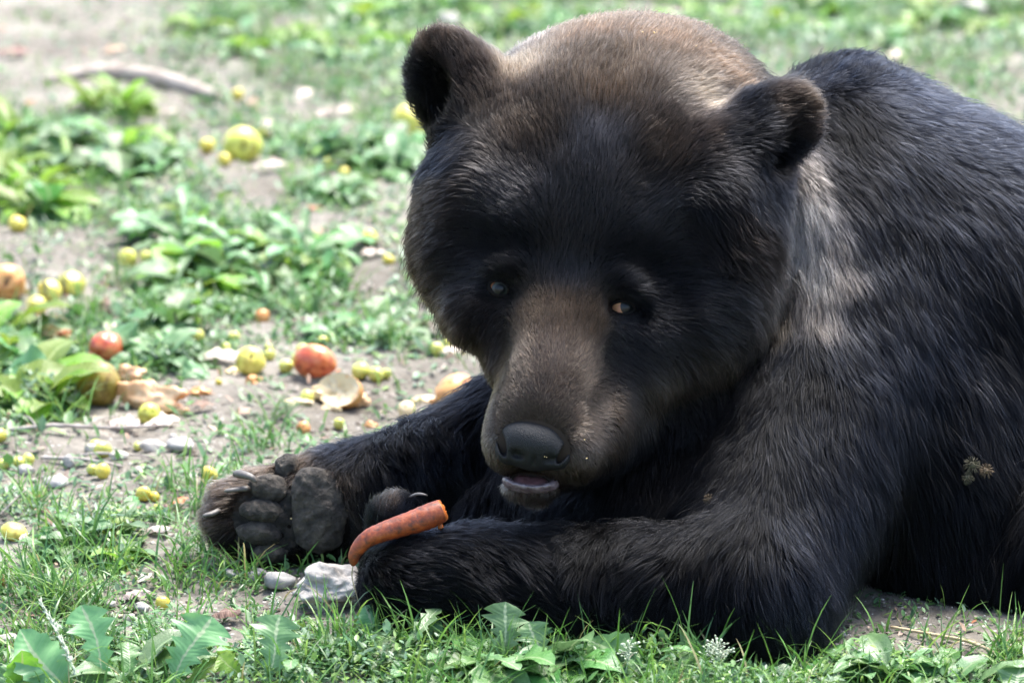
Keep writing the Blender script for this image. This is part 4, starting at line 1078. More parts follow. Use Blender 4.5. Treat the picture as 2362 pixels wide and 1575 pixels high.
# part of the blades stand in tufts
nt_ = 260
tx, ty = scatter_px(nt_*6, rng); tg = green(tx, ty)
s_ = np.where(rng.random(len(tx)) < tg*0.9)[0][:nt_]
TX, TY = list(tx[s_]), list(ty[s_])
for (a, b) in ((290, 1320), (200, 1400), (250, 1350), (410, 1340), (420, 1150), (590, 1060), (620, 1040), (700, 1300), (760, 1280), (745, 1300), (680, 1310), (500, 1280), (480, 1300), (520, 1320), (560, 1340), (560, 1300), (790, 1265), (260, 235), (300, 240), (240, 215), (1280, 1540), (1060, 1530), (1420, 1545), (960, 1540), (880, 1520), (1320, 1560), (2320, 1530), (2335, 1520), (2310, 1545), (1960, 1560), (640, 960), (950, 1535), (1010, 1545), (1100, 1555), (1180, 1560), (1230, 1540), (1350, 1545), (1490, 1550), (1540, 1545), (1600, 1560), (1300, 1530), (1010, 1520), (840, 1500), (780, 1510), (720, 1300), (735, 1285), (770, 1300), (70, 1330), (130, 1400), (600, 1260)):
    TX.append(a); TY.append(b)
TP = unproject(np.array(TX, float), np.array(TY, float))
tn = rng.integers(12, 34, len(TP))
TPr = np.repeat(TP, tn, 0)+np.concatenate([rng.normal(0, 0.010, (tn.sum(), 2)), np.zeros((tn.sum(), 1))], 1)
TPr = TPr[clear_of_bear(TPr, 0.008, 0.02)]
TPr[:, 2] = gh(TPr[:, 0], TPr[:, 1])
Pall = np.concatenate([P, TPr]); n0, n = len(P), len(P)+len(TPr)
Lb = np.concatenate([rng.uniform(0.018, 0.05, n0), rng.uniform(0.03, 0.085, n-n0)])*rng.uniform(0.8, 1.2, n)
front = Pall[:, 1] < 4.12
Lb = np.where(front & (np.arange(n) >= n0), Lb*rng.uniform(0.7, 1.2, n), Lb)
v, f, ids = blades(Pall-np.array([0, 0, 0.002]), Lb, rng.uniform(0.0013, 0.0030, n), rng.uniform(0, 6.28, n), rng.uniform(0.05, 0.75, n), rng.uniform(0.2, 1.7, n), rng)
pal = np.array([(.10, .24, .045), (.16, .32, .06), (.075, .19, .05), (.22, .36, .08), (.34, .30, .14)])
cols = pal[rng.choice(5, n, p=[.33, .25, .22, .15, .05])]*rng.uniform(.75, 1.2, (n, 1))
me = mesh_np('grass', v, f); color_attr(me, cols[ids])
tag(link('grass', me, M['grass']), 'thin green grass blades growing in tufts between the weeds', 'grass', kind='stuff')
print('grass blades', n)

# low weeds: small leaves in countless sprigs
def tiny_leaf(k):
    w = (0.34, 0.5, 0.42)[k % 3]
    v = np.array([(0, 0, 0), (.3, -w*.45, .05), (.3, w*.45, .05), (.33, 0, 0), (.68, -w*.42, .07), (.68, w*.42, .07), (.7, 0, .02), (1, 0, .02)], float)
    f = np.array([(0, 1, 3), (0, 3, 2), (1, 4, 6), (1, 6, 3), (3, 6, 5), (3, 5, 2), (4, 7, 6), (6, 7, 5)])
    return v, f
n = 400000
x, y = scatter_px(n, rng); x2, y2 = beyond(110000, rng); x, y = np.concatenate([x, x2]), np.concatenate([y, y2]); n = len(x); P = unproject(x, y)
g = green(x, y)*(0.85+0.8*fbm(np.stack([P[:, 0]*9+5, P[:, 1]*9, 0*x], 1), 62, 2))
keep = (rng.random(n) < np.clip(g, 0, 1)*0.72+0.07*avoid(x, y)) & clear_of_bear(P, 0.01, 0.02)
P = P[keep]; y = y[keep]; gk = g[keep]; n = len(P)
# most of the leaves sit in sprigs a few centimetres tall
hgt = rng.random(n)**1.7*0.035*(0.6+0.6*vnoise(P*np.array([14, 14, 0]), 71))
P[:, 2] += np.maximum(hgt*np.clip(gk*1.7-0.25, 0, 1), 0.002)
sz = rng.uniform(0.006, 0.015, n)*np.where(rng.random(n) < 0.15, 1.7, 1.0)*np.where(P[:, 1] < 4.6, 0.72, 1.15)
v, f, ids = instance_np([tiny_leaf(k) for k in range(3)], rng.integers(0, 3, n), P, rng.uniform(0, 6.28, n), sz, rng.normal(0.25, 0.4, n))
pal = np.array([(.085, .195, .055), (.12, .26, .07), (.09, .19, .085), (.20, .34, .07), (.17, .28, .16)])
cl = vnoise(P*np.array([6, 6, 0])+3, 81)
pick = np.clip(((cl+1)*2.5+rng.normal(0, 1.2, n)).astype(int), 0, 4)
cols = pal[pick]*rng.uniform(.75, 1.2, (n, 1))
me = mesh_np('weeds', v, f); color_attr(me, cols[ids])
tag(link('weeds', me, M['weed']), 'low small-leaved weeds covering the soil in loose green patches', 'weeds', kind='stuff')
print('weed leaves', n)

# leaf litter: scraps of dead leaf, too many to count
M['litter'] = tint_mat('leaf_litter', 0.8, 0.3, 0.4, 200)
n = 5200
x, y = scatter_px(n, rng); P = unproject(x, y)
keep = (rng.random(n) < 0.25+0.5*np.clip(vnoise(P*np.array([4, 4, 0]), 91), 0, 1)) & clear_of_bear(P, 0.004, 0.01)
P = P[keep]; n = len(P); P[:, 2] += 0.003
v, f, ids = instance_np([tiny_leaf(k) for k in range(3)], rng.integers(0, 3, n), P, rng.uniform(0, 6.28, n), rng.uniform(0.004, 0.017, n), rng.normal(0.1, 0.35, n))
pal = np.array([(.30, .20, .14), (.42, .31, .24), (.16, .09, .06), (.50, .42, .35), (.32, .13, .06)])
cols = pal[rng.choice(5, n, p=[.3, .27, .2, .15, .08])]*rng.uniform(.75, 1.2, (n, 1))
me = mesh_np('leaf_litter', v, f); color_attr(me, cols[ids])
tag(link('leaf_litter', me, M['litter']), 'small brown and tan scraps of dead leaves strewn over the soil', 'leaf litter', kind='stuff')

# ------------------------------------------------------------------ broad-leaved plants that stand out one by one
WHERE = {  # patch: (px, py, rx, ry), count, kinds, size m, label tail, group
    'behind the crown': ((1250, 20, 480, 60), 24, ('broad', 'plantain', 'young'), .075, 'behind the bear\'s crown', 'weeds behind the bear\'s crown'),
    'behind the back': ((1960, 40, 380, 60), 22, ('broad', 'plantain', 'young'), .075, 'behind the bear\'s back', 'weeds behind the bear\'s back'),
    'top middle': ((720, 70, 290, 90), 30, ('broad', 'plantain', 'young'), .07, 'in the weed patch above the fallen branch', 'weeds beyond the fallen branch'),
    'log tuft': ((300, 225, 140, 40), 6, ('lance', 'young'), .08, 'in the tuft just below the fallen branch', 'weeds below the fallen branch'),
    'left tall': ((150, 400, 250, 100), 36, ('plantain', 'lance', 'young', 'broad'), .095, 'in the tall lush patch at the left edge', 'tall weeds at the left edge'),
    'apple patch': ((820, 330, 150, 90), 24, ('plantain', 'broad'), .07, 'between the green apple and the bear', 'weeds between the green apple and the bear'),
    'mid patch': ((530, 620, 240, 80), 39, ('broad', 'plantain', 'young', 'dandelion'), .085, 'in the lush patch around the crab apple', 'weeds around the crab apple'),
    'ear side': ((700, 450, 140, 40), 10, ('plantain', 'broad'), .055, 'on bare soil below the green apple', 'weeds below the green apple'),
    'cheek side': ((890, 770, 180, 40), 13, ('broad', 'plantain'), .05, 'in the low patch left of the bear\'s jaw', 'weeds left of the bear\'s jaw'),
    'left middle': ((110, 850, 170, 110), 30, ('plantain', 'broad', 'young'), .085, 'around the brown-green pear', 'weeds around the pear'),
    'red apple': ((390, 800, 110, 60), 13, ('plantain', 'broad'), .07, 'between the red apple and the oak leaf', 'weeds between red apple and oak leaf'),
    'beside paw': ((270, 1270, 200, 60), 13, ('plantain', 'broad', 'young'), .05, 'in the thin grass left of the raised paw', 'weeds left of the raised paw'),
    'lower right': ((2050, 1565, 230, 25), 15, ('plantain', 'broad'), .06, 'in front of the bear\'s elbow', 'weeds in front of the elbow'),
    'front middle': ((1250, 1545, 420, 30), 30, ('dandelion', 'broad', 'plantain'), .07, 'in the growth before the bear\'s forearm', 'weeds in front of the forearm'),
    'front left': ((380, 1545, 400, 35), 14, ('dandelion', 'plantain', 'broad'), .065, 'among the grass in the left foreground', 'weeds in the left foreground'),
}
KNAME = {'broad': ('broadleaf_weed', 'broad-leaved weed'), 'plantain': ('plantain_plant', 'plantain rosette'), 'young': ('young_plantain', 'bright yellow-green plantain'),
         'lance': ('narrow_leaf_weed', 'narrow-leaved weed'), 'dandelion': ('dandelion_plant', 'toothed dandelion rosette')}
rng = np.random.default_rng(123)
ORD = 'leftmost,second,third,fourth,fifth,sixth,seventh,eighth,ninth,tenth,eleventh,twelfth,thirteenth,fourteenth,fifteenth,sixteenth,seventeenth,eighteenth,nineteenth,twentieth'.split(',')
def place_word(i, n):
    if i == 0: return 'leftmost'
    if i == n-1: return 'rightmost'
    return ORD[min(i, 19)]+' from left'
for key, ((cx_, cy_, rx_, ry_), cnt, kinds, size, tail, grp) in WHERE.items():
    spots = []; tries = 0
    while len(spots) < cnt and tries < 400:
        tries += 1
        a, r = rng.uniform(0, 6.28), math.sqrt(rng.random())
        px, py = cx_+rx_*r*math.cos(a), cy_+ry_*r*math.sin(a)
        p = gpt(px, py)
        if not clear_of_bear(p[None], 0.03, 0.03)[0]: continue
        if any(abs(px-x) < r+45 and -r*.6-10 < py-y < r+34 for x, y, r in AVOID): continue
        spots.append((px, kinds[int(rng.integers(0, len(kinds)))], p))
    for k in kinds:
        mine = sorted([q for q in spots if q[1] == k], key=lambda q: q[0])
        for i, (px, _, p) in enumerate(mine):
            lab = KNAME[k][1]+' '+tail if len(mine) == 1 else place_word(i, len(mine))+' '+KNAME[k][1]+' '+tail
            rosette(k, p, int(rng.integers(5, 9)), size*rng.uniform(.75, 1.25), int(rng.integers(1, 1e6)), lab, 'weed', KNAME[k][1]+'s: '+grp, KNAME[k][0])

# hand-set leaves of the plants nearest the viewer
def plant(name, label, cat, base_px, leaves, mats=('leaf_blue',)):
    b = gpt(*base_px); e = empty(name, b); tag(e, label, cat)
    for i, (kind, foot, tip, w, lean, bow, mt) in enumerate(leaves):
        a = gpt(*foot); d = a[1]+lean                     # the tip stands over the ground, `lean` metres behind the foot
        dirv = CF+(tip[0]-PCX)/FPX*CR-(tip[1]-PCY)/FPX*CU
        tpt = CAMP+dirv*(d/dirv[1])
        s = np.linalg.norm(a-CAMP)/FPX
        geo = leaf_from_to(kind, a-b, tpt-b, w*s*1.55, seed=i+len(label), bow=bow, face=(0.1*math.sin(i*2.1), -0.75, 0.65), fold=0.16, wave=0.16)
        link('leaf', leaf_mesh('leaf', geo), M[mt], e)
    return e
plant('dandelion_plant', 'tall toothed dandelion leaves standing before the middle of the bear\'s forearm', 'dandelion', (1150, 1560), [
    ('dandelion', (1150, 1562), (1172, 1388), 84, .02, .10, 'leaf_blue'), ('dandelion', (1262, 1560), (1222, 1432), 72, .015, .08, 'leaf_blue'),
    ('dandelion', (1235, 1500), (1242, 1392), 50, .0, -.1, 'leaf'), ('broad', (1085, 1570), (1060, 1490), 70, .05, .2, 'leaf_blue'), ('broad', (1310, 1572), (1330, 1490), 64, .05, .2, 'leaf')])
plant('dandelion_plant', 'dandelion with two wide bluish leaves in the left foreground, left of the dark dead leaf', 'dandelion', (400, 1578), [
    ('dandelion', (398, 1585), (482, 1418), 118, .03, .10, 'leaf_blue'), ('dandelion', (425, 1585), (545, 1500), 60, .05, .2, 'leaf_yellow'), ('broad', (380, 1585), (345, 1500), 60, .05, .2, 'leaf')])
plant('dandelion_plant', 'dandelion with one long slanting leaf at the lower left, second from the edge', 'dandelion', (250, 1578), [
    ('dandelion', (252, 1585), (188, 1394), 88, .03, .10, 'leaf_blue'), ('dandelion', (290, 1582), (300, 1480), 50, .03, .2, 'leaf')])
plant('dandelion_plant', 'broad dandelion leaf with pale midrib at the left corner of the foreground', 'dandelion', (150, 1578), [
    ('broad', (165, 1588), (42, 1452), 96, .03, .12, 'leaf_blue'), ('broad', (70, 1588), (45, 1500), 70, .0, -.1, 'leaf_yellow'), ('lance', (10, 1588), (40, 1520), 50, .02, .1, 'leaf_blue')])
plant('dandelion_plant', 'upright lobed dandelion leaf in the foreground below the pale rock', 'dandelion', (620, 1578), [
    ('dandelion', (612, 1588), (652, 1418), 96, .03, .08, 'leaf_blue'), ('dandelion', (560, 1588), (505, 1510), 54, .0, .2, 'leaf_yellow'), ('broad', (650, 1588), (700, 1545), 56, .03, .2, 'leaf_blue')])
plant('dandelion_plant', 'pale toothed leaf leaning against the left end of the bear\'s near paw', 'dandelion', (870, 1500), [
    ('dandelion', (885, 1512), (838, 1398), 64, .01, .08, 'leaf_blue'), ('broad', (800, 1540), (770, 1490), 60, .04, .2, 'leaf_blue')])
plant('broadleaf_weed', 'two dark round leaves in shade under the bear\'s elbow', 'weed', (1450, 1560), [
    ('broad', (1475, 1568), (1362, 1470), 92, .03, .16, 'leaf'), ('broad', (1560, 1560), (1642, 1462), 96, .05, .16, 'leaf'), ('lance', (1400, 1575), (1535, 1525), 44, .02, .15, 'leaf_blue'), ('broad', (1590, 1572), (1560, 1500), 70, .03, .2, 'leaf')])
plant('plantain_plant', 'large round plantain leaf at the right edge by the straw', 'plantain', (2350, 1590), [
    ('broad', (2345, 1600), (2352, 1530), 74, .03, .2, 'leaf_blue'), ('broad', (2390, 1590), (2420, 1530), 70, .03, .2, 'leaf_blue')])
plant('plantain_plant', 'plantain with flat grey-green leaves on the soil below the dry straw', 'plantain', (2085, 1560), [
    ('broad', (2085, 1572), (2045, 1522), 64, .06, .2, 'leaf_plantain'), ('broad', (2060, 1505), (2030, 1490), 44, .05, .2, 'leaf'), ('broad', (2110, 1560), (2140, 1532), 36, .04, .2, 'leaf'), ('broad', (2100, 1570), (2100, 1550), 50, .07, .2, 'leaf_plantain')])
plant('plantain_plant', 'glossy plantain leaves at the lower right touching the bear\'s elbow fur', 'plantain', (1930, 1580), [
    ('broad', (1925, 1580), (1860, 1552), 52, .05, .2, 'leaf'), ('broad', (1935, 1535), (1900, 1512), 46, .05, .25, 'leaf'), ('broad', (1990, 1590), (1960, 1552), 60, .05, .2, 'leaf'), ('broad', (1800, 1590), (1810, 1548), 46, .05, .2, 'leaf_blue')])
plant('plantain_plant', 'plantain with big drooping pale leaves left of the brown-green pear', 'plantain', (140, 900), [
    ('plantain', (140, 905), (5, 862), 92, .03, .25, 'leaf_plantain'), ('broad', (95, 930), (85, 868), 84, .04, .25, 'leaf_plantain'), ('broad', (165, 900), (140, 842), 66, .06, .2, 'leaf_plantain'), ('young' if False else 'broad', (140, 880), (190, 815), 62, .05, .1, 'leaf_yellow')])
plant('plantain_plant', 'grey-green plantain leaf propped over the right side of the red apple', 'plantain', (320, 830), [
    ('broad', (325, 815), (255, 762), 80, .03, .3, 'leaf_plantain'), ('broad', (380, 800), (420, 745), 50, .04, .2, 'leaf_plantain'), ('broad', (420, 880), (470, 850), 60, .03, .25, 'leaf_plantain')])

# seed spikes of plantain, standing singly
M['spike'] = noise_mat('seed_spike', [(0.3, (0.06, 0.065, 0.03)), (0.7, (0.16, 0.15, 0.07))], 400, 0.8, 0.8, 900)
def spike(px, py, tx, ty, label, lean=0.02, group=None):
    b = gpt(px, py); dv = CF+(tx-PCX)/FPX*CR-(ty-PCY)/FPX*CU; t = CAMP+dv*((b[1]+lean)/dv[1])
    e = empty('plantain_spike', b); tag(e, label, 'seed spike', group)
    s = spline([np.zeros(3), (t-b)*0.5+np.array([.002, 0, .002]), t-b], 14)
    V, F = tube(s[:7], 0.0008, 6); link('stalk', mesh_np('stalk', V, F), M['spike'], e)
    V, F = tube(s[6:], np.array([.0009, .0019, .0023, .0022, .0021, .0019, .0015, .0006]), 8, jitter=0.12, seed=int(px)); link('seed_head', mesh_np('seed_head', V, F), M['spike'], e)
spike(142, 700, 146, 632, 'tallest dark seed spike by the yellow-green apple at the left edge')
spike(102, 705, 100, 640, 'middle one of three dark seed spikes at the left edge')
spike(68, 700, 70, 640, 'leftmost of three dark seed spikes near the orange apple')
spike(212, 935, 190, 872, 'seed spike leaning left before the brown-green pear')
spike(247, 935, 243, 865, 'upright seed spike in front of the brown-green pear')
spike(275, 930, 296, 862, 'hooked seed spike between the pear and the orange peel')
spike(408, 790, 402, 715, 'brown seed spike right of the red apple')
spike(1527, 1560, 1522, 1450, 'green seed spike before the bear\'s elbow among dark leaves')
spike(2232, 1590, 2236, 1545, 'short seed spike at the lower right edge')

# flowering grass: pale panicles and one pale ear leaning in the left corner
M['panicle'] = noise_mat('grass_flower', [(0.3, (0.30, 0.36, 0.22)), (0.7, (0.62, 0.66, 0.52))], 200, 0.6, 0.3)
def panicle(px, py, tx, ty, label, n=46, r=0.016, seed=1, top=0.45):
    b = gpt(px, py); dv = CF+(tx-PCX)/FPX*CR-(ty-PCY)/FPX*CU; t = CAMP+dv*((b[1]+.015)/dv[1])
    e = empty('flowering_grass', b); tag(e, label, 'grass flower')
    s = spline([np.zeros(3), (t-b)*0.5+np.array([.003, 0, .003]), t-b], 16)
    V, F = tube(s, np.linspace(0.0007, 0.0003, 16), 5); link('stalk', mesh_np('stalk', V, F), M['panicle'], e)
    rg = np.random.default_rng(seed); V, F = [], []
    for i in range(n):
        u = rg.uniform(top, 1.0); c = s[int(u*15)]
        d = rg.normal(0, 1, 3); d[2] = abs(d[2])*0.7; d /= np.linalg.norm(d); q = c+d*r*rg.uniform(.3, 1)*(1.15-u)**0.5*1.4
        v1, f1 = tube(np.array([c, q]), .00022, 4, False); k = len(V); V += list(v1); F += [tuple(x+k for x in y) for y in f1]
        v1, f1 = tube(np.array([q-d*.0004, q+d*.0012, q+d*.0028]), np.array([.0004, .0011, .0002]), 5); k = len(V); V += list(v1); F += [tuple(x+k for x in y) for y in f1]
    o = link('flower_head', mesh_np('flower_head', V, F), M['panicle'], e); o['kind'] = 'stuff'
panicle(1655, 1590, 1652, 1480, 'loose white-green grass panicle at the foot of the bear\'s elbow', 60, .02, 3)
panicle(1430, 1590, 1452, 1480, 'small pale grass panicle before the dark round leaf', 34, .014, 4, .6)
panicle(770, 1300, 772, 1190, 'fine grey-green grass panicle before the raised paw\'s palm', 26, .010, 5, .6)
panicle(620, 1440, 632, 1370, 'small grass panicle on bare soil below the grey stone', 26, .008, 6, .4)
def pale_ear():
    pts = [gpt(195, 1600)]+[CAMP+(CF+(x-PCX)/FPX*CR-(y-PCY)/FPX*CU)*(d/(CF+(x-PCX)/FPX*CR-(y-PCY)/FPX*CU)[1]) for x, y, d in ((165, 1530, 3.95), (135, 1462, 3.97), (90, 1382, 4.0))]
    b = pts[0]; e = empty('flowering_grass', b); tag(e, 'pale silvery grass ear leaning across the lower left corner', 'grass flower')
    s = spline([p-b for p in pts], 30)
    V, F = tube(s, 0.0007, 5); link('stalk', mesh_np('stalk', V, F), M['panicle'], e)
    rg = np.random.default_rng(9); V, F = [], []
    for i in range(90):
        c = s[int(rg.uniform(6, 29))]; d = (s[-1]-s[0]); d = d/np.linalg.norm(d)+rg.normal(0, .28, 3); d /= np.linalg.norm(d)
        v1, f1 = tube(np.array([c, c+d*.003, c+d*.0075]), np.array([.0004, .0011, .0001]), 5); k = len(V); V += list(v1); F += [tuple(x+k for x in y) for y in f1]
    o = link('flower_head', mesh_np('flower_head', V, F), M['panicle'], e); o['kind'] = 'stuff'
pale_ear()

# ------------------------------------------------------------------ dead leaves
def dead_leaf(px, py, w, ang, label, mat='dry', kind='oak', W=.5, curl=.5, tilt=0.2, seed=0, up=0.006, group=None):
    """w: length in photograph pixels; ang: heading of the tip on the ground, degrees"""
    p = gpt(px, py, up); s = np.linalg.norm(p-CAMP)/FPX
    geo = arc_leaf(kind, w*s, w*s*W, 22, 45, seed, n=20, na=6, fold=0.35, wave=0.3, curl=curl, twist=25)
    v = geo[0].copy(); v[:, 0] -= w*s*0.5; v[:, 2] = np.maximum(v[:, 2], -0.002)
    me = leaf_mesh('dry_leaf', (v, geo[1], geo[2], geo[3]))
    o = link('dry_leaf', me, M[mat], None, p, (random.uniform(-.2, .2), -tilt, math.radians(ang)))
    return tag(o, label, 'dead leaf', group)
dead_leaf(505, 828, 150, -35, 'long curled pink-brown oak leaf left of the red apple half', 'dry_pale', 'oak', .42, .7, .15, 1)
dead_leaf(285, 985, 110, -35, 'pale lobed oak leaf lying over the thin twig below the pear', 'dry_pale', 'oak', .5, .4, .1, 2)
dead_leaf(375, 985, 90, 20, 'pinkish dry leaf at the right end of the thin twig', 'dry_pale', 'oak', .5, .5, .1, 3)
dead_leaf(460, 950, 80, 10, 'flat purple-brown leaf on soil right of the orange peel', 'dry_dark', 'broad', .5, .4, .05, 4)
dead_leaf(245, 712, 60, 80, 'tan leaf standing upright above the red apple', 'dry', 'lance', .5, .2, 1.1, 5, .012)
dead_leaf(290, 760, 100, 10, 'grey-mauve dead leaf behind the red apple', 'dry_pale', 'oak', .5, .4, .1, 6)
dead_leaf(365, 1252, 90, -50, 'folded pinkish dry leaf in the grass left of the raised paw', 'dry_pale', 'oak', .45, .9, .2, 7)
dead_leaf(525, 1442, 80, -20, 'dark brown crumpled leaf on soil in the left foreground', 'dry_dark', 'oak', .6, .9, .2, 8, .010)
dead_leaf(412, 1186, 56, 30, 'rust-red leaf fragment in grass left of the toes', 'dry_rust', 'broad', .6, .6, .3, 9)
dead_leaf(385, 1195, 40, 100, 'brown leaf scrap beside the rust-red fragment', 'dry_dark', 'broad', .6, .6, .3, 10)
dead_leaf(718, 498, 60, 20, 'rust-brown leaf on bare soil left of the bear\'s cheek', 'dry_rust', 'broad', .4, .5, .1, 11)
dead_leaf(855, 600, 76, 15, 'pale pink leaf on soil below the lone grape by the bear\'s cheek', 'dry_pale', 'broad', .55, .3, .05, 12)
dead_leaf(700, 212, 70, 60, 'pinkish dry leaf in weeds right of the fallen branch', 'dry_pale', 'oak', .6, .5, .3, 13)
dead_leaf(575, 232, 70, -50, 'pink-brown dry leaf below the right end of the branch', 'dry', 'oak', .55, .5, .2, 14)
dead_leaf(780, 262, 120, 10, 'large tan leaf lying flat left of the yellow apple', 'dry_pale', 'oak', .5, .3, .1, 15)
dead_leaf(385, 255, 60, 5, 'small whitish leaf on the bare strip below the branch', 'dry_pale', 'broad', .4, .4, .1, 16)
dead_leaf(622, 412, 90, 5, 'flat pink leaf on soil just below the green apple', 'dry_pale', 'broad', .4, .3, .05, 17)
dead_leaf(620, 300, 60, 70, 'pale dry leaf right behind the green apple', 'dry_pale', 'oak', .6, .4, .5, 18)
dead_leaf(720, 555, 60, 20, 'small brown leaf on the bare soil in the middle distance', 'dry', 'oak', .5, .4, .1, 19)
dead_leaf(260, 120, 60, 20, 'pink-brown leaf in the weeds just above the fallen branch', 'dry', 'oak', .5, .4, .2, 20)
dead_leaf(30, 125, 80, 5, 'pinkish leaf on bare soil in the upper left corner', 'dry', 'oak', .4, .4, .1, 21)
dead_leaf(70, 235, 50, 60, 'rusty leaf scrap on bare soil near the left end of the branch', 'dry_rust', 'broad', .5, .4, .1, 22)
dead_leaf(1040, 815, 70, 10, 'mauve dry leaf close to the bear\'s jaw', 'dry_pale', 'oak', .5, .4, .1, 23)
dead_leaf(690, 745, 50, 10, 'small dark leaf above the red apple half', 'dry_dark', 'broad', .5, .4, .1, 24)
dead_leaf(330, 1350, 60, 40, 'beige dry leaf in grass left of the grey stone', 'dry_pale', 'broad', .6, .8, .3, 25)
dead_leaf(310, 1385, 80, 10, 'grey-beige curled leaf at the foot of the grass tuft', 'dry_pale', 'oak', .5, .9, .2, 26)
dead_leaf(1950, 1548, 50, 60, 'dark red-brown leaf among the plantains in front of the elbow', 'dry_rust', 'oak', .6, .7, .4, 27)
dead_leaf(630, 1345, 50, -10, 'brown leaf beneath the raised paw beside the grey stone', 'dry', 'broad', .5, .5, .1, 28)
dead_leaf(560, 960, 60, 60, 'tan leaf on soil above the far forearm\'s paw', 'dry', 'oak', .5, .5, .1, 29)
dead_leaf(1540, 20, 70, 10, 'pale leaf in the weeds behind the bear\'s crown', 'dry_pale', 'oak', .5, .4, .2, 30)
dead_leaf(2060, 120, 60, 10, 'pale pink leaf just behind the bear\'s shoulder hump', 'dry_pale', 'oak', .5, .4, .2, 31)

# ------------------------------------------------------------------ branch, twigs, straw
M['bark'] = noise_mat('weathered_wood', [(0.3, (0.26, 0.21, 0.17)), (0.7, (0.46, 0.40, 0.34))], 40, 0.85, 0.8, 160)
M['twig'] = noise_mat('grey_twig', [(0.3, (0.22, 0.18, 0.155)), (0.7, (0.44, 0.39, 0.35))], 80, 0.85, 0.6, 240)
M['straw'] = noise_mat('dry_straw', [(0.3, (0.36, 0.27, 0.15)), (0.7, (0.58, 0.47, 0.29))], 120, 0.6, 0.4)
def stick(name, label, cat, pts, r, mat, seed=1, n=24, forks=()):
    P = [gpt(x, y, z) for x, y, z in pts]; b = P[0]
    e = empty(name, b); tag(e, label, cat)
    s = spline([p-b for p in P], n); rr = np.interp(np.linspace(0, 1, n), np.linspace(0, 1, len(r)), r)
    V, F = tube(s, rr, 10, jitter=0.09, seed=seed); link('shaft', mesh_np('shaft', V, F), M[mat], e)
    for (at, dx, dy, dz, rf) in forks:
        c = s[int(at*(n-1))]; q = spline([c, c+np.array([dx, dy, dz])*.5+np.array([0, 0, .004]), c+np.array([dx, dy, dz])], 8)
        V, F = tube(q, np.linspace(rf, rf*.4, 8), 7, jitter=0.08, seed=seed+1); link('side_twig', mesh_np('side_twig', V, F), M[mat], e)
stick('fallen_branch', 'thick weathered branch lying bowed across the ground at the upper left', 'branch', [(100, 184, .008), (230, 172, .012), (360, 180, .012), (500, 212, .006)], [.008, .013, .0145, .010], 'bark', 3, 30, ((.35, .05, .05, .015, .005),))
stick('twig', 'long thin grey twig lying level below the brown-green pear', 'twig', [(20, 998, .006), (130, 1008, .012), (250, 1004, .012), (388, 996, .006)], [.0028, .0025, .0022, .0014], 'twig', 4, 26, ((.55, .04, .03, .004, .0014), (.2, -.02, .03, .006, .0014)))
stick('twig', 'short grey twig on bare soil pointing towards the grapes', 'twig', [(95, 1066, .004), (190, 1080, .006), (285, 1090, .003)], [.0026, .0022, .0012], 'twig', 5)
stick('twig', 'thin crossing twig right behind the short grey twig', 'twig', [(180, 1062, .004), (240, 1068, .006), (360, 1072, .003)], [.0018, .0016, .0008], 'twig', 6)
stick('twig', 'small dark twig at the left edge above the yellow plum', 'twig', [(0, 1200, .004), (30, 1190, .012), (60, 1180, .02)], [.0016, .0014, .0008], 'twig', 7)
stick('straw_stalk', 'long dry straw lying along the edge of the bear\'s belly fur', 'straw', [(2055, 1455, .006), (2150, 1482, .008), (2240, 1506, .008), (2318, 1526, .005)], [.0014, .0018, .0019, .0017], 'straw', 8)

# ------------------------------------------------------------------ fruit
def fruit_mat(name, a, b, blush=None, rough=0.32, scale=28, spots=True, sss=0.1):
    m, nt, p = new_mat(name)
    tc = nt.nodes.new('ShaderNodeTexCoord')
    n = nd(nt, 'ShaderNodeTexNoise', Scale=float(scale), Detail=3.0, Roughness=0.55); nt.links.new(tc.outputs['Object'], n.inputs['Vector'])
    stops = [(0.35, a), (0.6, b)]+([(0.72, blush)] if blush else [])
    r = ramp(nt, stops, n.outputs[0]); src = r.outputs[0]
    if spots:
        s = nd(nt, 'ShaderNodeTexNoise', Scale=220.0, Detail=2.0); nt.links.new(tc.outputs['Object'], s.inputs['Vector'])
        s.inputs['Scale'].default_value = 75.0; s.inputs['Detail'].default_value = 5.0
        sr = ramp(nt, [(0.34, (0.22, 0.12, 0.06)), (0.42, (0.8, 0.66, 0.5)), (0.5, (1, 1, 1))], s.outputs[0])
        mx = nt.nodes.new('ShaderNodeMix'); mx.data_type = 'RGBA'; mx.blend_type = 'MULTIPLY'; mx.inputs[0].default_value = 0.7
        nt.links.new(src, mx.inputs[6]); nt.links.new(sr.outputs[0], mx.inputs[7]); src = mx.outputs[2]
    nt.links.new(src, p.inputs['Base Color'])
    p.inputs['Roughness'].default_value = rough; p.inputs['Specular IOR Level'].default_value = 0.5
    p.inputs['Subsurface Weight'].default_value = sss; p.inputs['Subsurface Radius'].default_value = (0.004, 0.003, 0.001); p.inputs['Subsurface Scale'].default_value = 1.0
    b_ = nd(nt, 'ShaderNodeBump', Strength=0.15, Distance=0.001); nt.links.new(n.outputs[0], b_.inputs['Height']); nt.links.new(b_.outputs[0], p.inputs['Normal'])
    return m
M['f_green'] = fruit_mat('green_apple_skin', (0.52, 0.56, 0.08), (0.64, 0.62, 0.13), (0.68, 0.58, 0.16))
M['f_yellow'] = fruit_mat('yellow_apple_skin', (0.62, 0.58, 0.09), (0.70, 0.62, 0.14))
M['f_red'] = fruit_mat('red_apple_skin', (0.50, 0.07, 0.035), (0.60, 0.20, 0.07), (0.62, 0.34, 0.12), scale=40)
M['f_orange'] = fruit_mat('orange_apple_skin', (0.58, 0.25, 0.07), (0.64, 0.36, 0.13), (0.60, 0.20, 0.06), scale=40)
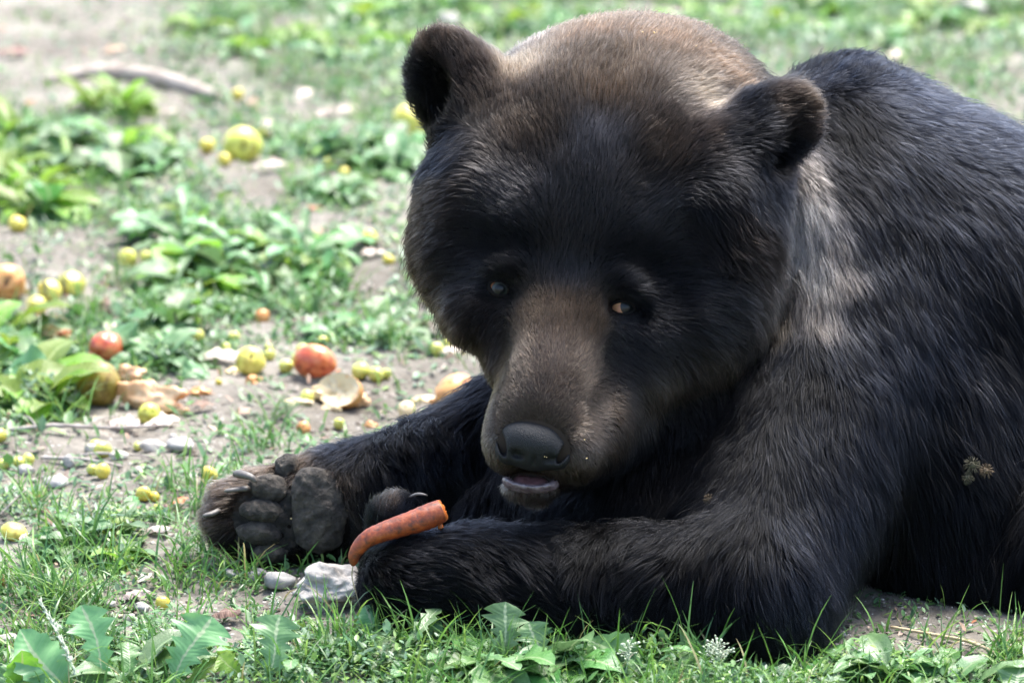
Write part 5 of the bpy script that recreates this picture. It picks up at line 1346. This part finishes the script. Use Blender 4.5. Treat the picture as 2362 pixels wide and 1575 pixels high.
M['f_brown'] = fruit_mat('brown_pear_skin', (0.24, 0.19, 0.03), (0.30, 0.22, 0.05), (0.10, 0.05, 0.03), scale=26, rough=0.45)
M['f_flesh'] = fruit_mat('apple_flesh', (0.68, 0.50, 0.26), (0.74, 0.62, 0.40), (0.62, 0.36, 0.16), rough=0.5, scale=60, spots=False, sss=0.2)
M['f_peel'] = fruit_mat('orange_flesh', (0.62, 0.32, 0.14), (0.72, 0.50, 0.30), (0.66, 0.24, 0.08), rough=0.5, scale=34, spots=False, sss=0.2)
M['grape'] = fruit_mat('grape_skin', (0.46, 0.52, 0.10), (0.60, 0.60, 0.16), (0.62, 0.54, 0.12), rough=0.2, scale=70, spots=True, sss=0.35)
M['grape_gold'] = fruit_mat('golden_grape_skin', (0.62, 0.55, 0.07), (0.68, 0.58, 0.12), (0.60, 0.36, 0.06), rough=0.22, scale=60, spots=True, sss=0.35)
M['stem'] = noise_mat('fruit_stem', [(0.3, (0.05, 0.04, 0.02)), (0.7, (0.12, 0.09, 0.05))], 200, 0.8, 0.4)
def lathe_apple(r, squat=0.88, seed=0, dent=0.16, n=28, m=16, pear=0.0):
    rg = np.random.default_rng(seed); ph = np.linspace(0, math.pi, m); az = np.linspace(0, 2*math.pi, n, endpoint=False)
    V = []
    for p in ph:
        R = math.sin(p); z = math.cos(p)
        z2 = z*squat-dent*math.exp(-(R/0.28)**2)*np.sign(z)*(1.0 if z > 0 else 0.8)
        w = 1-0.06*z+pear*z*abs(z)
        for a in az: V.append((r*R*w*math.cos(a)*(1+.03*math.sin(2*a+seed)+.02*math.cos(5*a)*(z < 0)), r*R*w*math.sin(a), r*z2))
    F = [(i*n+j, (i+1)*n+j, (i+1)*n+(j+1) % n, i*n+(j+1) % n) for i in range(m-1) for j in range(n)]
    return np.array(V), F
def apple(px, py, r, label, mat, name='apple', cat='apple', squat=.88, tilt=(0, 0, 0), seed=1, calyx=True, stem=False, pear=0.0, sink=.12):
    p = gpt(px, py); s = np.linalg.norm(p-CAMP)/FPX; R = r*s
    p = gpt(px, py+r*0.85); R = r*np.linalg.norm(p-CAMP)/FPX
    e = empty(name, (p[0], p[1], p[2]+R*(squat*(1-sink)))); e.rotation_euler = tilt; tag(e, label, cat)
    v, f = lathe_apple(R, squat, seed, pear=pear); v = v*(1+0.075*fbm(v/R*1.3+seed*3.1, seed, 2))[:, None]; link('skin', mesh_np('skin', v, f), M[mat], e)
    if calyx:
        V, F = [], []
        for k in range(5):
            a = k*1.257; d = np.array([math.cos(a), math.sin(a), 0]); c = np.array([0, 0, R*(squat-.15)])
            v1, f1 = tube(np.array([c, c+d*R*.06+np.array([0, 0, R*.05]), c+d*R*.13+np.array([0, 0, R*.07])]), R*np.array([.05, .04, .01]), 5); q = len(V); V += list(v1); F += [tuple(x+q for x in y) for y in f1]
        link('calyx', mesh_np('calyx', V, F), M['stem'], e)
    if stem:
        V, F = tube(np.array([(0, 0, -R*.68), (R*.05, 0, -R*.95), (R*.15, 0, -R*1.15)]), R*.04, 6); link('stem', mesh_np('stem', V, F), M['stem'], e)
    return e
fw = math.radians(75)
apple(560, 348, 44, 'whole pale green apple with its calyx facing out on bare soil', 'f_green', tilt=(math.radians(84), 0, .1), seed=2)
apple(950, 274, 44, 'yellow apple half hidden behind the bear\'s upright ear', 'f_yellow', tilt=(.6, .3, 0), seed=3, calyx=False, stem=True)
apple(226, 880, 54, 'bruised brown-green pear-like fruit among leaves behind three seed spikes', 'f_brown', 'pear', 'pear', squat=.95, tilt=(math.radians(100), 0, -.3), seed=4, pear=.08)
apple(245, 788, 40, 'red apple half covered by a grey-green leaf', 'f_red', tilt=(.4, .5, 0), seed=5, calyx=False, stem=True)
apple(15, 645, 46, 'orange-brown apple cut off by the left edge', 'f_orange', tilt=(1.2, .4, 0), seed=6)
apple(165, 640, 31, 'small yellow-green apple next to the tallest of three seed spikes', 'f_green', tilt=(.5, .3, 0), seed=7, calyx=False)
apple(115, 658, 28, 'yellow apple between two dark seed spikes', 'f_yellow', tilt=(.3, .4, 0), seed=8, calyx=False)
apple(85, 688, 24, 'small pale yellow apple in front of the leftmost seed spikes', 'f_green', tilt=(.6, .1, 0), seed=9, calyx=False)
apple(578, 830, 34, 'pale yellow apple right of the long oak leaf', 'f_yellow', tilt=(.9, .2, 0), seed=10)
apple(605, 703, 18, 'small orange and yellow crab apple in the lush weed patch', 'f_orange', 'crab_apple', 'crab apple', tilt=(.9, .3, 0), seed=11)
apple(938, 920, 21, 'small pale pinkish apple at the edge of the bear\'s far forearm', 'f_flesh', 'crab_apple', 'crab apple', tilt=(.9, -.3, 0), seed=12)
apple(345, 945, 26, 'pale yellow-green plum-like fruit below the orange peel', 'f_green', 'plum', 'plum', tilt=(1.2, .3, .4), seed=13, calyx=False)
apple(33, 1220, 30, 'oval yellow plum at the left edge below the bare soil', 'f_yellow', 'plum', 'plum', squat=.72, tilt=(.1, .2, .5), seed=14, calyx=False)
apple(295, 585, 22, 'small yellow-brown fruit in weeds above the pale bare mound', 'f_green', 'crab_apple', 'crab apple', tilt=(1, .3, 0), seed=15)
apple(700, 965, 17, 'tiny brown-orange crab apple on soil above the far paw', 'f_orange', 'crab_apple', 'crab apple', tilt=(1, .1, 0), seed=16)

def half_apple(px, py, rx, ry, label, mat, face, seed, name='apple_half', cat='apple'):
    """an apple bitten through: rounded skin dome and a ragged face of flesh turned towards `face`"""
    p = gpt(px, py+ry*.8); s = np.linalg.norm(p-CAMP)/FPX; R = rx*s
    e = empty(name, (p[0], p[1], p[2]+ry*s*.85)); tag(e, label, cat)
    f = Vector(face).normalized(); e.rotation_euler = f.to_track_quat('Z', 'Y').to_euler()
    rg = np.random.default_rng(seed); n, m = 26, 10; V = []
    for i in range(m):
        ph = math.pi*(0.5+0.5*i/(m-1))*1.0 if True else 0
        ph = math.pi*(0.42+0.58*i/(m-1))
        for j in range(n):
            a = 2*math.pi*j/n
            V.append((R*math.sin(ph)*math.cos(a), ry*s*math.sin(ph)*math.sin(a)*1.05, R*.85*math.cos(ph)))
    V = np.array(V); F = [(i*n+j, (i+1)*n+j, (i+1)*n+(j+1) % n, i*n+(j+1) % n) for i in range(m-1) for j in range(n)]
    link('skin', mesh_np('skin', V, F), M[mat], e)
    rim = V[:n]; W = [rim*np.array([k, k, 1])-np.array([0, 0, R*.25*(1-k*k)]) for k in (0.995, .8, .6, .4, .2)]
    W = np.concatenate(W); W[n:] += rg.normal(0, R*.035, W[n:].shape); W = np.vstack([W, W[-n:].mean(0)])
    F2 = [(i*n+j, i*n+(j+1) % n, (i+1)*n+(j+1) % n, (i+1)*n+j) for i in range(4) for j in range(n)]+[(4*n+j, 4*n+(j+1) % n, 5*n) for j in range(n)]
    link('flesh', mesh_np('flesh', W, F2), M['f_flesh'], e)
half_apple(727, 842, 54, 38, 'red and orange apple half lying cut side down near the grapes', 'f_red', (.2, .35, -.8), 1)
half_apple(785, 890, 56, 40, 'chewed yellow-orange apple core with its flesh facing out', 'f_orange', (-.35, -.75, .55), 2)
half_apple(1045, 888, 60, 36, 'orange-tan apple half right beside the bear\'s far forearm', 'f_orange', (-.5, .2, -.6), 3)
half_apple(125, 740, 34, 28, 'chewed pinkish-orange apple piece in small weeds at the left', 'f_orange', (.2, -.7, .6), 4)
def chunk(px, py, w, h, label, seed, mat='f_peel', name='fruit_chunk', cat='fruit piece', d=None, rz=0.0):
    p = gpt(px, py+h*.35); s = np.linalg.norm(p-CAMP)/FPX
    v, f = blob(seed, w*s*.5, (d or w*.7)*s*.5, h*s*.5, 4, .42, 1.9, .6)
    return tag(link(name, mesh_np(name, v, f), M[mat], None, (p[0], p[1], p[2]+h*s*.3), (0, 0, rz)), label, cat)
chunk(350, 905, 150, 92, 'large torn piece of orange fruit flesh right of the pear', 61, d=70, rz=-.4)
chunk(395, 935, 70, 30, 'flat orange fruit scrap at the right end of the torn flesh', 62)
chunk(735, 905, 46, 34, 'pale yellow fruit scrap left of the chewed apple core', 63, 'f_flesh')
chunk(975, 905, 60, 26, 'pale pink fruit scrap left of the orange-tan apple half', 64, 'f_flesh')
chunk(583, 878, 40, 26, 'small reddish-brown fruit scrap on the dark crumbs of soil', 65, 'f_orange')
chunk(150, 765, 30, 24, 'small red fruit scrap below the chewed pinkish piece', 66, 'f_red')
chunk(212, 800, 24, 18, 'tiny bright red fruit scrap left of the red apple', 67, 'f_red')
chunk(855, 950, 30, 16, 'orange fruit scrap in grass above the far forearm', 68, 'f_orange')
chunk(690, 925, 60, 16, 'flat pink fruit peel in front of the grapes', 69, 'f_flesh')
chunk(820, 905, 56, 34, 'orange-yellow fruit mush right below the chewed core', 72, 'f_peel')
chunk(768, 925, 44, 20, 'flat yellow fruit peel in the grass below the chewed core', 73, 'f_flesh')
chunk(305, 872, 60, 50, 'pinkish fruit flesh lump touching the pear', 74, 'f_peel')
chunk(460, 905, 50, 20, 'thin orange peel scrap on soil left of the grapes', 75, 'f_orange')
chunk(1010, 915, 40, 20, 'brown-orange fruit scrap before the orange-tan apple half', 76, 'f_orange')
chunk(100, 722, 30, 24, 'orange fruit lump left of the chewed pinkish piece', 77, 'f_orange')
chunk(55, 668, 26, 22, 'brown fruit lump below the orange-brown apple at the left edge', 78, 'f_brown')
chunk(540, 845, 36, 18, 'pale peel scrap on the tip of the long oak leaf', 79, 'f_flesh')
chunk(430, 1420, 20, 14, 'glossy orange-red seed in the left foreground', 70, 'f_red', 'rose_hip', 'rose hip')
chunk(5, 1338, 16, 34, 'orange fruit scrap at the left edge above the dandelion', 71, 'f_orange')

GRAPES = {
    'one of the small yellow fruits lying close to the whole green apple': ('small fruit near the green apple', 'grape_gold', [(478, 352, 19), (518, 392, 16), (608, 305, 13)]),
    'one of two small yellow fruits on soil right of the green apple': ('small fruit right of the green apple', 'grape_gold', [(758, 378, 15), (793, 402, 14)]),
    'lone small yellow fruit by the right end of the fallen branch': (None, 'grape_gold', [(548, 200, 14)]),
    'yellow grape on bare soil left of the bear\'s cheek, above the pink leaf': (None, 'grape_gold', [(853, 562, 18)]),
    'smaller yellow grape beside the pink leaf near the bear\'s cheek': (None, 'grape_gold', [(896, 602, 13)]),
    'dull yellow grape at the left edge below the tall weeds': (None, 'grape_gold', [(40, 523, 20)]),
    'pale green grape beside the small yellow-brown fruit above the bare mound': (None, 'grape', [(338, 588, 16)]),
    'pale grape in the low grass near the bear\'s cheek': (None, 'grape', [(990, 690, 17)]),
    'one of the pale grapes in weeds above the long oak leaf': ('grapes above the oak leaf', 'grape', [(455, 765, 16), (520, 797, 12), (540, 760, 13)]),
    'one of the yellow-green grapes clustered around the red apple half': ('grapes around the red apple half', 'grape', [(697, 793, 14), (622, 815, 14), (660, 850, 17), (684, 836, 14), (745, 776, 13), (708, 912, 16), (620, 790, 9)]),
    'one of the yellow-green grapes right of the chewed apple core': ('grapes right of the apple core', 'grape', [(832, 856, 20), (868, 862, 19), (890, 862, 13)]),
    'one of the pale grapes in the grass beside the bear\'s jaw': ('grapes by the jaw', 'grape', [(1008, 802, 15), (1036, 790, 14), (1062, 800, 10)]),
    'pale green grape in grass just above the far forearm': (None, 'grape', [(782, 958, 14)]),
    'small green grape below the plum-like fruit by the dark soil clod': (None, 'grape', [(375, 968, 14)]),
    'front grape of the pair behind the short twig': (None, 'grape', [(238, 1043, 19)]),
    'rear grape of the pair behind the short twig': (None, 'grape', [(222, 1025, 14)]),
    'bright yellow grape on bare soil left of the grass tuft': (None, 'grape_gold', [(238, 1104, 17)]),
    'dull grape touching the bright yellow grape on bare soil': (None, 'grape', [(213, 1094, 13)]),
    'one of the dull green grapes at the left below the long twig': ('grapes below the long twig', 'grape', [(66, 1058, 15), (44, 1064, 13), (8, 1066, 13)]),
    'yellow grape just left of the raised paw\'s claws': (None, 'grape_gold', [(483, 1117, 19)]),
    'one of the split yellow grapes in grass left of the raised paw': ('split grapes left of the paw', 'grape_gold', [(332, 1160, 17), (357, 1162, 12), (363, 1182, 9)]),
    'small green grape under the right part of the long twig': (None, 'grape', [(318, 1022, 11)]),
    'yellow grape cut by the left edge beside the long twig': (None, 'grape_gold', [(0, 1012, 15)]),
    'tiny yellow fruit on dark soil left of the chewed core': (None, 'grape_gold', [(505, 885, 8)]),
    'bruised yellow grape in the foreground grass below the paw': (None, 'grape_gold', [(376, 1385, 16)]),
}
def re_one(lab, i, n):
    w = place_word(i, n)
    return lab.replace('one of the', w+' of the').replace('one of two', w+' of two')
gv, gf = lathe_apple(1.0, 1.08, 3, dent=0.03, n=20, m=12); gv = gv*(1+0.08*fbm(gv*1.2+4, 8, 2))[:, None]
GM = {k: mesh_np('grape_'+k, gv, gf) for k in ('grape', 'grape_gold')}
for k in GM: GM[k].materials.append(M[k])
rng = np.random.default_rng(5)
for lab, (grp, mt, spots) in GRAPES.items():
    for gi, (px, py, r) in enumerate(sorted(spots)):
        p = gpt(px, py+r*.85); R = r*np.linalg.norm(p-CAMP)/FPX
        o = link('grape', GM[mt], None, None, (p[0], p[1], p[2]+R*.9), tuple(rng.uniform(0, 3, 3)), (R, R*rng.uniform(.92, 1.05), R*rng.uniform(.95, 1.1)))
        tag(o, lab if grp is None else re_one(lab, gi, len(spots)), 'grape', grp)

# ------------------------------------------------------------------ the carrot on the paw
def carrot_material():
    m, nt, p = new_mat('carrot_skin')
    tc = nt.nodes.new('ShaderNodeTexCoord')
    n = nd(nt, 'ShaderNodeTexNoise', Scale=120.0, Detail=6.0, Roughness=0.7); nt.links.new(tc.outputs['Object'], n.inputs['Vector'])
    w = nd(nt, 'ShaderNodeTexNoise', Scale=45.0, Detail=3.0); nt.links.new(tc.outputs['Object'], w.inputs['Vector'])
    r = ramp(nt, [(0.34, (0.06, 0.022, 0.012)), (0.47, (0.22, 0.042, 0.010)), (0.6, (0.33, 0.068, 0.013)), (0.76, (0.42, 0.17, 0.075))], n.outputs[0])
    r2 = ramp(nt, [(0.35, (0.55, 0.45, 0.42)), (0.6, (1, 1, 1))], w.outputs[0])
    mx = nt.nodes.new('ShaderNodeMix'); mx.data_type = 'RGBA'; mx.blend_type = 'MULTIPLY'; mx.inputs[0].default_value = 0.8
    nt.links.new(r.outputs[0], mx.inputs[6]); nt.links.new(r2.outputs[0], mx.inputs[7]); nt.links.new(mx.outputs[2], p.inputs['Base Color'])
    p.inputs['Roughness'].default_value = 0.5
    b = nd(nt, 'ShaderNodeBump', Strength=0.5, Distance=0.0015); nt.links.new(n.outputs[0], b.inputs['Height']); nt.links.new(b.outputs[0], p.inputs['Normal'])
    return m
M['carrot'] = carrot_material()
M['carrot_flesh'] = fruit_mat('carrot_flesh', (0.42, 0.09, 0.012), (0.50, 0.14, 0.025), rough=0.45, scale=80, spots=False)
cpts = [(814, 1304, 350), (820, 1274, 356), (850, 1241, 360), (908, 1218, 352), (964, 1200, 345), (1018, 1178, 335)]
cw = [Q(*p) for p in cpts]; cb = cw[2]
ce = empty('carrot', cb); tag(ce, 'bent dirty orange carrot with a bitten thick end lying across the bear\'s near paw', 'carrot')
cs = spline([p-cb for p in cw], 44)
crad = PX*np.interp(np.linspace(0, 1, 44), [0, .04, .12, .3, .6, .85, .93, 1], [4, 9, 12.5, 17.5, 23.5, 28, 27.5, 25.5])
crad = crad*(1+0.016*np.sin(np.linspace(0, 60, 44))*np.random.default_rng(1).uniform(.2, 1, 44))
V, F = tube(cs, crad, 22, False, jitter=0.013, seed=3); F.append(tuple(range(22))[::-1]); link('skin', mesh_np('skin', V, F), M['carrot'], ce)
ax = cs[-1]-cs[-3]; ax /= np.linalg.norm(ax)
ring = np.array(V[-22:]); cen = ring.mean(0); rg = np.random.default_rng(8); W = [ring]
for k, h in ((.9, .10), (.72, .02), (.5, .12), (.25, .04)): W.append(cen+(ring-cen)*k+ax*(h*crad[-1]*2+rg.normal(0, .0007, 22))[:, None])
W = np.concatenate(W+[[cen+ax*.001]])
F2 = [(i*22+j, i*22+(j+1) % 22, (i+1)*22+(j+1) % 22, (i+1)*22+j) for i in range(4) for j in range(22)]+[(88+j, 88+(j+1) % 22, 110) for j in range(22)]
link('bitten_end', mesh_np('bitten_end', W, F2), M['carrot_flesh'], ce)
q = [cs[0], cs[0]+np.array([-.001, 0, -.012]), cs[0]+np.array([.003, -.002, -.028]), cs[0]+np.array([.008, -.004, -.045]), cs[0]+np.array([.016, -.004, -.055])]
V, F = tube(spline(q, 14), np.linspace(.0008, .0003, 14), 5); link('root_hair', mesh_np('root_hair', V, F), M['straw'], ce)
p = Q(1017, 1216, 318)
v, f = blob(91, 6*PX, 6*PX, 13*PX, 2, .35, 1.8, .6)
tag(link('carrot_crumb', mesh_np('carrot_crumb', v, f), M['carrot_flesh'], None, p), 'small bright orange carrot crumb below the carrot\'s bitten end', 'carrot piece')

# ------------------------------------------------------------------ burrs and crumbs caught in the coat
M['burr'] = noise_mat('burr', [(0.3, (0.06, 0.04, 0.02)), (0.7, (0.16, 0.11, 0.06))], 200, 0.8, 0.5)
M['burr_green'] = noise_mat('green_burr', [(0.3, (0.03, 0.028, 0.014)), (0.7, (0.09, 0.08, 0.04))], 200, 0.8, 0.5)
def burr(px, py, r, label, mat, seed, up=46, n=70):
    c = surf(px, py); p = Q(px, py, c+up); e = empty('burr', p); tag(e, label, 'burr')
    R = r*PX; rg = np.random.default_rng(seed)
    v, f = blob(seed, R*.5, R*.5, R*.5, 2, .3); link('core', mesh_np('core', v, f), M[mat], e)
    V, F = [], []
    for i in range(n):
        d = rg.normal(0, 1, 3); d /= np.linalg.norm(d)
        v1, f1 = tube(np.array([d*R*.4, d*R*.85, d*R*1.1+np.array([0, 0, -R*.1])]), np.array([.0004, .00028, .00012]), 4); k = len(V); V += list(v1); F += [tuple(x+k for x in y) for y in f1]
    link('bristles', mesh_np('bristles', V, F), M[mat], e)
burr(1635, 1150, 13, 'small tan bristly burr caught in the chest fur', 'burr', 1)
burr(2242, 1072, 20, 'green-brown burr at the left of the clump stuck in the flank fur', 'burr_green', 2, 50)
burr(2275, 1085, 17, 'brown burr at the right of the clump stuck in the flank fur', 'burr', 3, 50)
burr(2232, 1102, 15, 'lowest burr of the clump stuck in the flank fur', 'burr_green', 4, 50)
# pale food crumbs on the nape and the nose
rng = np.random.default_rng(31)
pts = []
for (px, py, sx, sy, n_) in ((1765, 160, 22, 14, 16), (1690, 110, 40, 18, 9), (1560, 75, 70, 10, 5), (1255, 1060, 50, 18, 2), (1330, 1030, 30, 20, 2), (620, 1150, 90, 60, 8)):
    k = 0
    while k < n_:
        x, y = rng.normal(px, sx), rng.normal(py, sy); c = surf(x, y); k += 1
        if c is None: continue
        lift = 34 if py < 300 else (10 if py < 1100 else 10)
        if 960 < y < 1090 and 1150 < x < 1310: lift = 40
        pts.append(Q(x, y, c+lift))
pts = np.array(pts); n = len(pts)
v, f, ids = instance_np([blob(200+k, 1, .8, .7, 1, .3) for k in range(3)], rng.integers(0, 3, n), pts, rng.uniform(0, 6, n), rng.uniform(.0005, .0014, n))
M['crumb'] = noise_mat('food_crumb', [(0.3, (0.60, 0.40, 0.14)), (0.7, (0.75, 0.62, 0.34))], 300, 0.6, 0.2)
tag(link('crumbs', mesh_np('crumbs', v, f), M['crumb']), 'pale yellow food crumbs sprinkled on the bear\'s nape, nose and paw', 'crumbs', kind='stuff')
